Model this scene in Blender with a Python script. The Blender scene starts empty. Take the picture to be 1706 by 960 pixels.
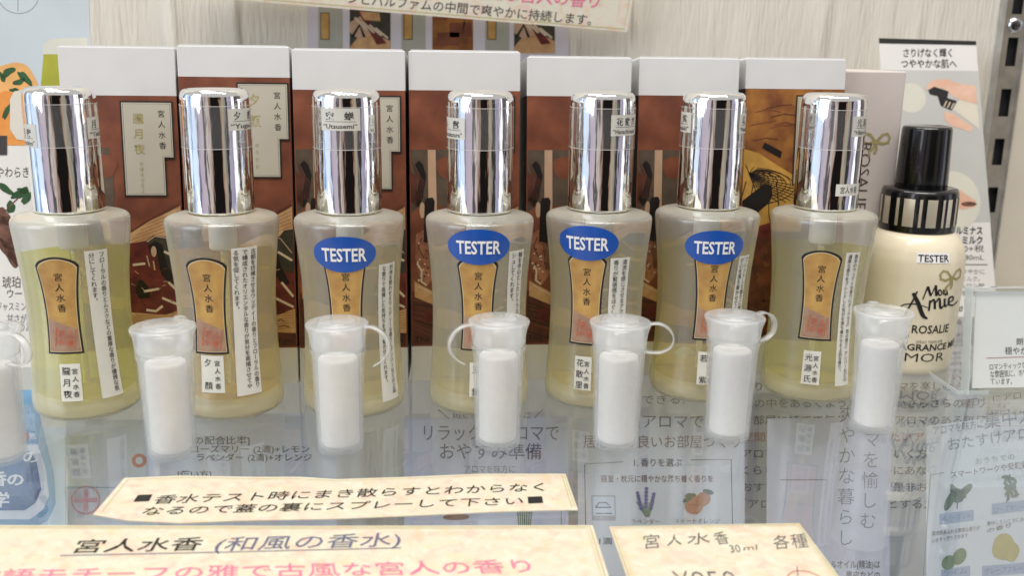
import bpy, math, random
import numpy as np
random.seed(7)
SC = bpy.context.scene
COL = SC.collection
R = math.radians
# ------------------------------------------------------------------ units: 1 unit = 1 cm
SC.unit_settings.system = 'METRIC'
SC.unit_settings.scale_length = 0.01
# ------------------------------------------------------------------ camera
CAM = np.array([0, 0, 12.608])
PITCH, YAW, ROLL, FPX = R(14.035), R(4.238), R(0.773), 1617.0
_f = np.array([math.sin(YAW)*math.cos(PITCH), math.cos(YAW)*math.cos(PITCH), -math.sin(PITCH)])
_r = np.array([math.cos(YAW), -math.sin(YAW), 0.0])
_u = np.cross(_r, _f)
_r2 = math.cos(ROLL)*_r + math.sin(ROLL)*_u
_u2 = -math.sin(ROLL)*_r + math.cos(ROLL)*_u
from mathutils import Matrix, Vector
cd = bpy.data.cameras.new('camera'); cam = bpy.data.objects.new('camera', cd); COL.objects.link(cam)
M = Matrix.Identity(4)
for i in range(3):
    M[i][0] = _r2[i]; M[i][1] = _u2[i]; M[i][2] = -_f[i]; M[i][3] = CAM[i]
cam.matrix_world = M
cd.sensor_width = 36; cd.sensor_fit = 'HORIZONTAL'; cd.lens = FPX/1706*36
cd.clip_start = 0.5; cd.clip_end = 2000
cd.dof.use_dof = True; cd.dof.focus_distance = 33.5; cd.dof.aperture_fstop = 0.16
SC.camera = cam
# ------------------------------------------------------------------ world: a bright shop around the shelf
W = bpy.data.worlds.new('World'); SC.world = W; W.use_nodes = True
nt = W.node_tree; N = nt.nodes; L = nt.links; N.clear()
out = N.new('ShaderNodeOutputWorld'); bg = N.new('ShaderNodeBackground'); bg.inputs['Strength'].default_value = .93
tc = N.new('ShaderNodeTexCoord'); sx = N.new('ShaderNodeSeparateXYZ'); L.new(tc.outputs['Generated'], sx.inputs[0])
ny = N.new('ShaderNodeMath'); ny.operation = 'MULTIPLY'; ny.inputs[1].default_value = -1; L.new(sx.outputs['Y'], ny.inputs[0])
at2 = N.new('ShaderNodeMath'); at2.operation = 'ARCTAN2'; L.new(sx.outputs['X'], at2.inputs[0]); L.new(ny.outputs[0], at2.inputs[1])
wn = N.new('ShaderNodeTexNoise'); wn.inputs['Scale'].default_value = 3.0; wn.inputs['Detail'].default_value = 3; L.new(tc.outputs['Generated'], wn.inputs['Vector'])
wa = N.new('ShaderNodeMath'); wa.operation = 'MULTIPLY_ADD'; wa.inputs[1].default_value = .22; L.new(wn.outputs['Fac'], wa.inputs[0]); L.new(at2.outputs[0], wa.inputs[2])
mr = N.new('ShaderNodeMapRange'); mr.inputs[1].default_value = -math.pi+.11; mr.inputs[2].default_value = math.pi+.11; L.new(wa.outputs[0], mr.inputs[0])
cr = N.new('ShaderNodeValToRGB'); L.new(mr.outputs[0], cr.inputs[0])
def band(deg): return deg/360+.5
bands = [(-180, (.45, .43, .40)), (-112, (.40, .38, .36)), (-106, (.10, .11, .14)), (-99, (.45, .62, .86)), (-88, (1.05, 1.2, 1.35)), (-80, (.20, .32, .58)), (-76, (.75, .95, 1.2)), (-58, (.80, .86, 1.0)),
         (-53, (.10, .10, .14)), (-47, (.50, .43, .54)), (-31, (.56, .48, .52)), (-27, (.12, .11, .12)), (-21, (.10, .09, .09)), (-17, (.62, .55, .53)), (-9, (.30, .19, .14)), (-4, (.010, .008, .008)),
         (24, (.010, .008, .008)), (27, (.38, .22, .14)), (32, (.40, .37, .29)), (42, (.22, .21, .18)), (44, (.03, .025, .025)), (52, (.06, .05, .05)), (55, (.42, .40, .52)), (66, (.30, .26, .34)),
         (70, (1.3, 1.3, 1.35)), (80, (1.3, 1.3, 1.3)), (84, (.08, .07, .08)), (118, (.30, .27, .26)), (180, (.45, .43, .40))]
el = cr.color_ramp.elements
while len(el) > 1: el.remove(el[0])
el[0].position = 0; el[0].color = (*bands[0][1], 1)
for d, c in bands[1:]:
    e = el.new(min(1, band(d))); e.color = (*c, 1)
def wmix(fac, a, b):
    m = N.new('ShaderNodeMix'); m.data_type = 'RGBA'; L.new(fac, m.inputs[0])
    for s, v in ((6, a), (7, b)):
        if isinstance(v, tuple): m.inputs[s].default_value = (*v, 1)
        else: L.new(v, m.inputs[s])
    return m.outputs[2]
up = N.new('ShaderNodeMapRange'); up.inputs[1].default_value = .30; up.inputs[2].default_value = .42; L.new(sx.outputs['Z'], up.inputs[0])
dn = N.new('ShaderNodeMapRange'); dn.inputs[1].default_value = -.35; dn.inputs[2].default_value = -.60; L.new(sx.outputs['Z'], dn.inputs[0])
c1 = wmix(up.outputs[0], cr.outputs[0], (.52, .505, .48)); c2 = wmix(dn.outputs[0], c1, (.22, .19, .17))
L.new(c2, bg.inputs['Color']); L.new(bg.outputs[0], out.inputs[0])
# ------------------------------------------------------------------ lamps of the shop
def area(name, loc, target, sx_, sy_, rad, color):
    d = bpy.data.lights.new(name, 'AREA'); d.shape = 'RECTANGLE'; d.size = sx_; d.size_y = sy_
    d.energy = rad*math.pi*sx_*sy_; d.color = color
    o = bpy.data.objects.new(name, d); COL.objects.link(o); o.location = loc
    o.rotation_euler = (Vector(target)-Vector(loc)).to_track_quat('-Z', 'Y').to_euler()
    return o
area('ceiling_tube_light', (10, -25, 150), (0, 35, 0), 150, 26, 12.5, (1, .965, .90))
area('ceiling_tube_light', (-20, 15, 165), (0, 35, 0), 150, 26, 10.2, (1, .965, .90))
area('window_light', (-150, -70, 70), (0, 35, 3), 110, 130, 3.0, (.90, .96, 1.0))
SC.view_settings.view_transform = 'Standard'; SC.view_settings.look = 'None'
SC.view_settings.exposure = 0.10; SC.view_settings.gamma = 1.0
SC.render.engine = 'CYCLES'
cy = SC.cycles
cy.max_bounces = 18; cy.transmission_bounces = 14; cy.glossy_bounces = 6; cy.diffuse_bounces = 4; cy.transparent_max_bounces = 24
cy.use_denoising = True
try: cy.denoiser = 'OPENIMAGEDENOISE'
except Exception: pass
cy.sample_clamp_indirect = 6
# ------------------------------------------------------------------ materials
MATS = {}
def newmat(name):
    m = bpy.data.materials.new(name); m.use_nodes = True
    return m, m.node_tree.nodes, m.node_tree.links
def noise_col(n, l, c, amt, scale, detail=3, stretch=(1, 1, 1), c2=None):
    t = n.new('ShaderNodeTexCoord'); mp = n.new('ShaderNodeMapping'); mp.inputs['Scale'].default_value = stretch
    l.new(t.outputs['Object'], mp.inputs[0])
    nz = n.new('ShaderNodeTexNoise'); nz.inputs['Scale'].default_value = scale; nz.inputs['Detail'].default_value = detail
    l.new(mp.outputs[0], nz.inputs['Vector'])
    rp = n.new('ShaderNodeValToRGB')
    a = c2 if c2 else tuple(max(0, x*(1-amt)) for x in c)
    rp.color_ramp.elements[0].position = .32; rp.color_ramp.elements[1].position = .68
    rp.color_ramp.elements[0].color = (*a, 1); rp.color_ramp.elements[1].color = (*c, 1)
    l.new(nz.outputs['Fac'], rp.inputs[0])
    return rp.outputs[0], nz.outputs['Fac']
def mat(name, c, rough=.55, amt=.06, scale=2.5, spec=.4, metal=0, c2=None, bump=0, coat=0, detail=3):
    if name in MATS: return MATS[name]
    m, n, l = newmat(name); p = n['Principled BSDF']
    p.inputs['Roughness'].default_value = rough; p.inputs['Metallic'].default_value = metal
    p.inputs['Specular IOR Level'].default_value = spec; p.inputs['Coat Weight'].default_value = coat
    p.inputs['Coat Roughness'].default_value = .08
    col, fac = noise_col(n, l, c, amt, scale, detail, c2=c2); l.new(col, p.inputs['Base Color'])
    if bump:
        b = n.new('ShaderNodeBump'); b.inputs['Strength'].default_value = bump; b.inputs['Distance'].default_value = .05
        l.new(fac, b.inputs['Height']); l.new(b.outputs[0], p.inputs['Normal'])
    MATS[name] = m; return m
def schlick(n, l, f0=.04, gain=1.0):
    lw = n.new('ShaderNodeLayerWeight'); lw.inputs['Blend'].default_value = .5
    pw = n.new('ShaderNodeMath'); pw.operation = 'POWER'; pw.inputs[1].default_value = 5; l.new(lw.outputs['Facing'], pw.inputs[0])
    ma = n.new('ShaderNodeMath'); ma.operation = 'MULTIPLY_ADD'; ma.inputs[1].default_value = (1-f0)*gain; ma.inputs[2].default_value = f0; ma.use_clamp = True
    l.new(pw.outputs[0], ma.inputs[0]); return ma.outputs[0]
def mixs(n, l, fac, a, b):
    m = n.new('ShaderNodeMixShader')
    if isinstance(fac, (int, float)): m.inputs[0].default_value = fac
    else: l.new(fac, m.inputs[0])
    l.new(a, m.inputs[1]); l.new(b, m.inputs[2]); return m.outputs[0]
def sheer(name, tint, body=0.0, body_col=(.9, .9, .9), f0=.04, gain=1.0, rough=.02, transl=.5, smudge=0):
    """clear or milky thin plastic / plate glass: see-through, partly white, with a surface gloss"""
    if name in MATS: return MATS[name]
    m, n, l = newmat(name); o = n['Material Output']; n.remove(n['Principled BSDF'])
    t = n.new('ShaderNodeBsdfTransparent'); t.inputs[0].default_value = (*tint, 1)
    d = n.new('ShaderNodeBsdfDiffuse'); d.inputs[0].default_value = (*body_col, 1)
    tr = n.new('ShaderNodeBsdfTranslucent'); tr.inputs[0].default_value = (*body_col, 1)
    w = mixs(n, l, transl, d.outputs[0], tr.outputs[0])
    bf = body
    if smudge:
        _, fac = noise_col(n, l, (1, 1, 1), 0, .35, 6)
        mm = n.new('ShaderNodeMath'); mm.operation = 'MULTIPLY_ADD'; mm.inputs[1].default_value = smudge; mm.inputs[2].default_value = body-smudge*.5; mm.use_clamp = True
        l.new(fac, mm.inputs[0]); bf = mm.outputs[0]
    x = mixs(n, l, bf, t.outputs[0], w)
    g = n.new('ShaderNodeBsdfGlossy'); g.inputs['Roughness'].default_value = rough; g.inputs[0].default_value = (1, 1, 1, 1)
    x = mixs(n, l, schlick(n, l, f0, gain), x, g.outputs[0])
    l.new(x, o.inputs[0]); MATS[name] = m; return m
def frosted_glass(name, col=(.97, .965, .93), milk=.16, rough=.17, ior=1.12):
    m, n, l = newmat(name); o = n['Material Output']; n.remove(n['Principled BSDF'])
    g = n.new('ShaderNodeBsdfRefraction'); g.inputs[0].default_value = (*col, 1); g.inputs['Roughness'].default_value = rough; g.inputs['IOR'].default_value = ior
    d = n.new('ShaderNodeBsdfDiffuse'); d.inputs[0].default_value = (.95, .93, .82, 1)
    tr = n.new('ShaderNodeBsdfTranslucent'); tr.inputs[0].default_value = (.95, .93, .82, 1)
    lw = n.new('ShaderNodeLayerWeight'); lw.inputs[0].default_value = .5
    pw = n.new('ShaderNodeMath'); pw.operation = 'POWER'; pw.inputs[1].default_value = 2.2; l.new(lw.outputs['Facing'], pw.inputs[0])
    ma = n.new('ShaderNodeMath'); ma.operation = 'MULTIPLY_ADD'; ma.inputs[1].default_value = .45; ma.inputs[2].default_value = milk; l.new(pw.outputs[0], ma.inputs[0])
    x = mixs(n, l, ma.outputs[0], g.outputs[0], mixs(n, l, .15, d.outputs[0], tr.outputs[0]))
    gl = n.new('ShaderNodeBsdfGlossy'); gl.inputs['Roughness'].default_value = .25
    x = mixs(n, l, schlick(n, l, .115, .6), x, gl.outputs[0])
    l.new(x, o.inputs[0]); return m
def liquid_mat(name, col):
    m, n, l = newmat(name); o = n['Material Output']; n.remove(n['Principled BSDF'])
    g = n.new('ShaderNodeBsdfTransparent'); g.inputs[0].default_value = (*col, 1)
    d = n.new('ShaderNodeBsdfTranslucent'); d.inputs[0].default_value = (*[c**1.2 for c in col], 1)
    x = mixs(n, l, .17, g.outputs[0], d.outputs[0])
    gl = n.new('ShaderNodeBsdfGlossy'); gl.inputs['Roughness'].default_value = .08
    l.new(mixs(n, l, .02, x, gl.outputs[0]), o.inputs[0]); return m
def wall_mat():
    m, n, l = newmat('grained_wallpaper'); p = n['Principled BSDF']; p.inputs['Roughness'].default_value = .6
    t = n.new('ShaderNodeTexCoord')
    mp = n.new('ShaderNodeMapping'); mp.inputs['Scale'].default_value = (1.0, 1, .10); l.new(t.outputs['Object'], mp.inputs[0])
    nz = n.new('ShaderNodeTexNoise'); nz.inputs['Scale'].default_value = .55; nz.inputs['Detail'].default_value = 2; l.new(mp.outputs[0], nz.inputs['Vector'])
    ad = n.new('ShaderNodeVectorMath'); ad.operation = 'MULTIPLY_ADD'; ad.inputs[1].default_value = (1.5, 0, 0); l.new(nz.outputs['Color'], ad.inputs[0]); l.new(mp.outputs[0], ad.inputs[2])
    wv = n.new('ShaderNodeTexNoise'); wv.noise_type = 'RIDGED_MULTIFRACTAL'; wv.inputs['Scale'].default_value = .85; wv.inputs['Detail'].default_value = 2.2; l.new(ad.outputs[0], wv.inputs['Vector'])
    fine = n.new('ShaderNodeTexNoise'); fine.inputs['Scale'].default_value = 6; fine.inputs['Detail'].default_value = 3; l.new(mp.outputs[0], fine.inputs['Vector'])
    a = n.new('ShaderNodeMath'); a.operation = 'MULTIPLY_ADD'; a.inputs[1].default_value = .18; l.new(fine.outputs['Fac'], a.inputs[0]); l.new(wv.outputs['Fac'], a.inputs[2])
    b = n.new('ShaderNodeBump'); b.inputs['Strength'].default_value = 1.0; b.inputs['Distance'].default_value = .50; l.new(a.outputs[0], b.inputs['Height'])
    rp = n.new('ShaderNodeValToRGB'); rp.color_ramp.elements[0].color = (.72, .68, .60, 1); rp.color_ramp.elements[1].color = (.90, .87, .81, 1); rp.color_ramp.elements[0].position = .35; rp.color_ramp.elements[1].position = 1.0  # embossing shade put into the colour: low grain darker, ridges lighter
    l.new(a.outputs[0], rp.inputs[0]); l.new(rp.outputs[0], p.inputs['Base Color']); l.new(b.outputs[0], p.inputs['Normal'])
    return m
def washi(name, base=(.66, .60, .47)):
    m, n, l = newmat(name); p = n['Principled BSDF']; p.inputs['Roughness'].default_value = .5
    t = n.new('ShaderNodeTexCoord'); cur = None
    layers = [((.72, .37, .33), 1.7, .50, .66, (0, 0, 0)), ((.74, .48, .27), 2.1, .54, .68, (7, 3, 1)), ((.54, .57, .29), 1.9, .56, .70, (3, 9, 5)), ((.74, .70, .60), 2.6, .54, .62, (13, 2, 8))]
    for i, (c, s, lo, hi, off) in enumerate(layers):
        mp = n.new('ShaderNodeMapping'); mp.inputs['Location'].default_value = off; l.new(t.outputs['Object'], mp.inputs[0])
        nz = n.new('ShaderNodeTexNoise'); nz.inputs['Scale'].default_value = s; nz.inputs['Detail'].default_value = 4; nz.inputs['Distortion'].default_value = .6; l.new(mp.outputs[0], nz.inputs['Vector'])
        mr_ = n.new('ShaderNodeMapRange'); mr_.inputs[1].default_value = lo; mr_.inputs[2].default_value = hi; mr_.inputs[4].default_value = .40; l.new(nz.outputs['Fac'], mr_.inputs[0])
        mx = n.new('ShaderNodeMix'); mx.data_type = 'RGBA'; l.new(mr_.outputs[0], mx.inputs[0]); mx.inputs[7].default_value = (*c, 1)
        if cur is None: mx.inputs[6].default_value = (*base, 1)
        else: l.new(cur, mx.inputs[6])
        cur = mx.outputs[2]
    l.new(cur, p.inputs['Base Color']); return m
def chrome():
    m, n, l = newmat('chrome_plating'); p = n['Principled BSDF']; p.inputs['Metallic'].default_value = 1; p.inputs['Roughness'].default_value = .035
    p.inputs['Base Color'].default_value = (.93, .93, .93, 1)
    t = n.new('ShaderNodeTexCoord'); mp = n.new('ShaderNodeMapping'); mp.inputs['Scale'].default_value = (1, 1, .13); l.new(t.outputs['Object'], mp.inputs[0])
    oi = n.new('ShaderNodeObjectInfo'); cx_ = n.new('ShaderNodeVectorMath'); cx_.operation = 'SCALE'; cx_.inputs[0].default_value = (31, 17, 23); l.new(oi.outputs['Random'], cx_.inputs['Scale']); l.new(cx_.outputs[0], mp.inputs['Location'])
    nz = n.new('ShaderNodeTexNoise'); nz.inputs['Scale'].default_value = 2.2; nz.inputs['Detail'].default_value = 3.5; l.new(mp.outputs[0], nz.inputs['Vector'])
    b = n.new('ShaderNodeBump'); b.inputs['Strength'].default_value = .6; b.inputs['Distance'].default_value = .045; l.new(nz.outputs['Fac'], b.inputs['Height']); l.new(b.outputs[0], p.inputs['Normal'])
    return m
WALL = wall_mat(); CHROME = chrome()
FROST = frosted_glass('frosted_glass')
WASHI = washi('flower_print_paper'); WASHI2 = washi('pale_flower_print_paper', (.70, .66, .56))
GLASS = sheer('plate_glass', (.92, .955, .985), body=.035, body_col=(.80, .88, 1.0), f0=.06, gain=1.45, rough=.012, transl=.3, smudge=.04)
ACRYL = sheer('clear_acrylic', (.97, .98, .98), body=.02, body_col=(.85, .9, .92), f0=.04, gain=.9, rough=.03)
TAPE = sheer('clear_tape', (.97, .97, .97), body=.04, body_col=(.9, .9, .9), f0=.03, gain=.5, rough=.10, smudge=.06)
TAPEEDGE = sheer('tape_edge', (.9, .9, .9), body=.5, body_col=(.8, .78, .75), f0=.05, gain=.5, rough=.2)
MILKY = sheer('milky_plastic', (.99, .99, .99), body=.24, body_col=(.93, .96, .98), f0=.04, gain=.8, rough=.22, transl=.55)
MILKLID = sheer('milky_plastic_lid', (.99, .99, .99), body=.33, body_col=(.94, .97, .99), f0=.05, gain=.9, rough=.16, transl=.5)
MILKY2 = sheer('milky_plastic_strap', (.98, .98, .98), body=.34, body_col=(.95, .96, .95), f0=.05, gain=.8, rough=.2, transl=.5)
COTTON = mat('white_paper_roll', (.88, .855, .82), .9, .07, 5, bump=.5)
WHITE = mat('white_card', (.66, .655, .655), .5, .03, 1.2)
STICK = mat('white_sticker', (.73, .715, .65), .5, .04, 3)
INK = mat('black_ink', (.018, .016, .016), .5, .2)
FADED = mat('brown_grey_ink', (.10, .085, .075), .6, .2)
GREYINK = mat('grey_ink', (.20, .19, .19), .6, .2)
PENCIL = mat('pencil_line', (.13, .12, .12), .6, .3)
BLUEINK = mat('blue_black_ink', (.13, .14, .23), .5, .2)
NAVY = mat('navy_ink', (.045, .05, .14), .5, .2)
PINK = mat('pink_ink', (.78, .20, .33), .5, .15)
RED = mat('red_ink', (.58, .17, .10), .6, .3, 6)
ORANGEINK = mat('orange_red_ink', (.60, .16, .07), .6, .2)
GOLDINK = mat('gold_ink', (.42, .36, .16), .4, .2, 4)
BLUE = mat('blue_sticker', (.008, .085, .42), .3, .08, coat=.3)
PUREW = mat('white_print', (.86, .86, .86), .5, .02)
GOLD = mat('gold_leaf_paper', (.56, .34, .105), .4, .25, 2.2, c2=(.42, .225, .07), detail=6)
DUSK = mat('mauve_gold_paper', (.40, .26, .18), .45, .25, 3.5, c2=(.33, .19, .13))
CREAMLINE = mat('cream_line', (.75, .62, .38), .5, .1)
OLIVE = mat('olive_border', (.52, .47, .24), .5, .1)
# ------------------------------------------------------------------ mesh building
def nrm(v): v = np.array(v, float); return v/np.linalg.norm(v)
class Plane:
    """a flat sheet standing in the place: origin, direction along it, direction up it"""
    def __init__(s, o, ex, ey):
        s.o = np.array(o, float); s.ex = nrm(ex); ey = np.array(ey, float); s.ey = nrm(ey-s.ex*(ey@s.ex)); s.n = np.cross(s.ex, s.ey)
    def P(s, u, v, w=0): return s.o+s.ex*u+s.ey*v+s.n*w
    def at(s, x, y):
        """where a point measured in the photograph lies on this sheet"""
        d = _f+_r2*(x-853)/FPX+_u2*(480-y)/FPX
        p = CAM+d*((s.o-CAM)@s.n)/(d@s.n)-s.o
        return np.array([p@s.ex, p@s.ey])
_tc = {}
def glyphs(s, weight=0.0, shear=0.0):
    k = (s, weight, shear)
    if k in _tc: return _tc[k]
    c = bpy.data.curves.new('tmp', 'FONT'); c.body = s; c.resolution_u = 2; c.offset = weight; c.shear = shear
    o = bpy.data.objects.new('tmp', c); COL.objects.link(o); bpy.context.view_layer.update()
    me = bpy.data.meshes.new_from_object(o.evaluated_get(bpy.context.evaluated_depsgraph_get()))
    v = np.array([x.co[:2] for x in me.vertices]).reshape(-1, 2); fs = [tuple(p.vertices) for p in me.polygons]
    bpy.data.objects.remove(o); bpy.data.curves.remove(c); bpy.data.meshes.remove(me)
    _tc[k] = (v, fs); return _tc[k]
def cjk(s): return any(ord(ch) > 0x2000 and ch not in '“”' for ch in s)
class MB:
    def __init__(s): s.v = []; s.f = []; s.m = []; s.mats = []; s.sm = []; s.cut = []
    def mi(s, m):
        if m not in s.mats: s.mats.append(m)
        return s.mats.index(m)
    def add(s, vs, fs, m, smooth=False):
        b = len(s.v); k = s.mi(m); s.v += [tuple(float(q) for q in p) for p in vs]
        for f in fs: s.f.append(tuple(b+i for i in f)); s.m.append(k); s.sm.append(smooth)
        return s
    def box(s, a, b, m):
        (x0, y0, z0), (x1, y1, z1) = a, b
        vs = [(x0, y0, z0), (x1, y0, z0), (x1, y1, z0), (x0, y1, z0), (x0, y0, z1), (x1, y0, z1), (x1, y1, z1), (x0, y1, z1)]
        return s.add(vs, [(0, 3, 2, 1), (4, 5, 6, 7), (0, 1, 5, 4), (1, 2, 6, 5), (2, 3, 7, 6), (3, 0, 4, 7)], m)
    def prism(s, pl, uv, w0, w1, m, side=None):
        n = len(uv); vs = [pl.P(u, v, w0) for u, v in uv]+[pl.P(u, v, w1) for u, v in uv]
        ar = sum(uv[i][0]*uv[(i+1) % n][1]-uv[(i+1) % n][0]*uv[i][1] for i in range(n))
        fs = [tuple(range(n))[::-1], tuple(range(n, 2*n))]+[(i, (i+1) % n, n+(i+1) % n, n+i) for i in range(n)]
        if ar < 0: fs = [f[::-1] for f in fs]
        return s.add(vs, fs, m)
    def poly(s, pl, uv, m, w=.01):
        """a printed shape: a very thin layer of ink on the sheet"""
        n = len(uv); ar = sum(uv[i][0]*uv[(i+1) % n][1]-uv[(i+1) % n][0]*uv[i][1] for i in range(n))
        ids = list(range(n)); ids = ids if ar > 0 else ids[::-1]
        return s.add([pl.P(u, v, w) for u, v in uv], [tuple(ids)], m)
    def ell(s, pl, c, a, b, m, w=.01, rot=0, n=28, wob=0):
        pts = []
        for i in range(n):
            t = 2*math.pi*i/n; k = 1+wob*math.sin(3*t+c[0]*9)+wob*.6*math.sin(5*t+c[1]*7)
            x, y = a*k*math.cos(t), b*k*math.sin(t)
            pts.append((c[0]+x*math.cos(rot)-y*math.sin(rot), c[1]+x*math.sin(rot)+y*math.cos(rot)))
        return s.poly(pl, pts, m, w)
    def line(s, pl, pts, wd, m, w=.01, closed=False):
        pts = [np.array(p, float) for p in pts]; n = len(pts); vs = []; fs = []
        for i, p in enumerate(pts):
            a = pts[(i-1) % n] if (closed or i > 0) else p; b = pts[(i+1) % n] if (closed or i < n-1) else p
            t = b-a; t = t/(np.linalg.norm(t)+1e-9); q = np.array([-t[1], t[0]])*wd/2
            vs += [pl.P(*(p+q), w), pl.P(*(p-q), w)]
        for i in range(n if closed else n-1):
            j = (i+1) % n; fs.append((2*i, 2*i+1, 2*j+1, 2*j))
        return s.add(vs, fs, m)
    def ring(s, pl, c, a, b, wd, m, w=.01, n=32):
        return s.line(pl, [(c[0]+a*math.cos(2*math.pi*i/n), c[1]+b*math.sin(2*math.pi*i/n)) for i in range(n)], wd, m, w, True)
    def text(s, txt, fn, m, weight=0.0, shear=0.0, em=None):
        v, fs = glyphs(txt, weight, shear)
        if not len(v): return s
        s.cut.append(len(s.f))
        x0, x1 = v[:, 0].min(), v[:, 0].max()
        if em: x0, x1, y0, y1 = em
        elif cjk(txt): y0, y1 = -.08, .86
        else: y0, y1 = 0, .73
        return s.add([fn((x-x0)/(x1-x0), (y-y0)/(y1-y0)) for x, y in v], fs, m)
    def word(s, pl, txt, bl, br, tl, m, w=.012, **k):
        """txt written on sheet pl between three corners given as photo points"""
        a, b, c = pl.at(*bl), pl.at(*br), pl.at(*tl)
        return s.text(txt, lambda p, q: pl.P(*(a+(b-a)*p+(c-a)*q), w), m, **k)
    def wbox(s, pl, txt, x0, y0, x1, y1, m, w=.012, **k): return s.word(pl, txt, (x0, y1), (x1, y1), (x0, y0), m, w, **k)
    def vcol(s, txt, fn, cell, m, weight=0.0):
        """a vertical column of characters: fn(i, dx, dy) maps the i-th cell, dx dy in -.5 .. .5"""
        s.cut.append(len(s.f))
        for i, ch in enumerate(txt):
            if ch in ' 　': continue
            v, fs = glyphs(ch, weight)
            if not len(v): continue
            x = (v[:, 0]-.5)*cell; y = (v[:, 1]-.385)*cell
            if ch in 'ー()': x, y = y, -x
            if ch in '。、': x = x+.55*cell; y = y+.55*cell
            s.add([fn(i, a, b) for a, b in zip(x, y)], fs, m)
        return s
    def lathe(s, prof, m, n=64, smooth=True, a0=0, a1=360, z_off=0):
        full = abs(a1-a0-360) < 1e-6; cnt = n if full else n+1; vs = []; fs = []
        for r_, z in prof:
            for i in range(cnt):
                t = R(a0+(a1-a0)*i/n); vs.append((r_*math.sin(t), -r_*math.cos(t), z+z_off))
        for j in range(len(prof)-1):
            for i in range(n):
                k = (i+1) % cnt; fs.append((j*cnt+i, j*cnt+k, (j+1)*cnt+k, (j+1)*cnt+i))
        return s.add(vs, fs, m, smooth)
    def build(s, name, parent=None, loc=None):
        if name == 'lettering' and len(s.cut) > 1:      # each line of writing is a part of its own
            ends = s.cut[1:]+[len(s.f)]; last = None; start = 0
            for e in ends:
                if e == start: continue
                c = MB(); ids = sorted({i for f in s.f[start:e] for i in f}); re_ = {i: k for k, i in enumerate(ids)}
                c.v = [s.v[i] for i in ids]; c.f = [tuple(re_[i] for i in f) for f in s.f[start:e]]; c.m = s.m[start:e]; c.sm = s.sm[start:e]; c.mats = s.mats
                last = c.build(name, parent, loc)
                if loc is not None and parent is not None: last.location = (0, 0, 0)
                start = e
            return last
        me = bpy.data.meshes.new(name)
        off = np.zeros(3)
        if parent is not None:
            q = parent
            while q is not None: off = off+np.array(q.location); q = q.parent
        if loc is not None: off = np.array(loc, float)
        me.from_pydata([tuple(np.array(p)-off) for p in s.v], [], s.f)
        for m in s.mats: me.materials.append(m)
        me.polygons.foreach_set('material_index', s.m); me.polygons.foreach_set('use_smooth', s.sm); me.update()
        o = bpy.data.objects.new(name, me); COL.objects.link(o)
        if parent is not None: o.parent = parent
        elif loc is not None: o.location = loc
        return o
def thing(name, label, cat, loc=(0, 0, 0), group=None):
    o = bpy.data.objects.new(name, None); COL.objects.link(o); o.location = [float(q) for q in loc]; o.empty_display_size = 1
    o['label'] = label; o['category'] = cat
    if group: o['group'] = group
    return o
def struct(name, mb):
    o = mb.build(name); o['kind'] = 'structure'; return o
def bevel(o, w, seg=2):
    b = o.modifiers.new('bevel', 'BEVEL'); b.width = w; b.segments = seg; b.limit_method = 'ANGLE'; return o
def rect(x0, y0, x1, y1): return [(x0, y0), (x1, y0), (x1, y1), (x0, y1)]
# ------------------------------------------------------------------ the setting
WY = 50.0
struct('wall', MB().box((-60, WY, -30), (70, WY+2, 60), WALL))
gl = struct('shelf', MB().box((-45, 19.5, -.8), (50, 46.5, 0), GLASS))
struct('lower_shelf', MB().box((-60, 12, -17), (70, WY-.05, -15.5), mat('pale_wood_board', (.50, .44, .37), .5, .25, .6)))
WALLPL = Plane((0, WY, 0), (1, 0, 0), (0, 0, 1))
FLAT = Plane((0, 0, .035), (1, 0, 0), (0, 1, 0))
# ------------------------------------------------------------------ perfume cartons
BROWN = mat('printed_sienna', (.25, .080, .040), .45, .3, .9, c2=(.135, .040, .022), detail=6)
DKBROWN = mat('printed_umber', (.06, .019, .011), .45, .5, 2.2, c2=(.12, .034, .019), detail=6)
GREYB = mat('printed_grey_brown', (.12, .085, .06), .45, .3, 2.5)
HAIR = mat('printed_black', (.012, .008, .007), .45, .3, 3)
TAN = mat('printed_tan', (.62, .38, .19), .45, .2, 2.2, c2=(.46, .25, .11))
PALE = mat('printed_pale_pink', (.55, .36, .24), .45, .1, 2)
ROBE = mat('printed_maroon', (.17, .030, .024), .45, .4, 2.5, c2=(.08, .012, .012))
GREENB = mat('printed_dark_green', (.055, .05, .035), .45, .4, 3)
CREAM = mat('printed_cream', (.66, .54, .40), .45, .1, 3)
PANEL = mat('printed_panel', (.50, .46, .38), .5, .06, .8)
AMBER = mat('printed_amber', (.38, .16, .035), .45, .4, 1.2, c2=(.16, .05, .018), detail=6)
BXL = R(5.0)
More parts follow.
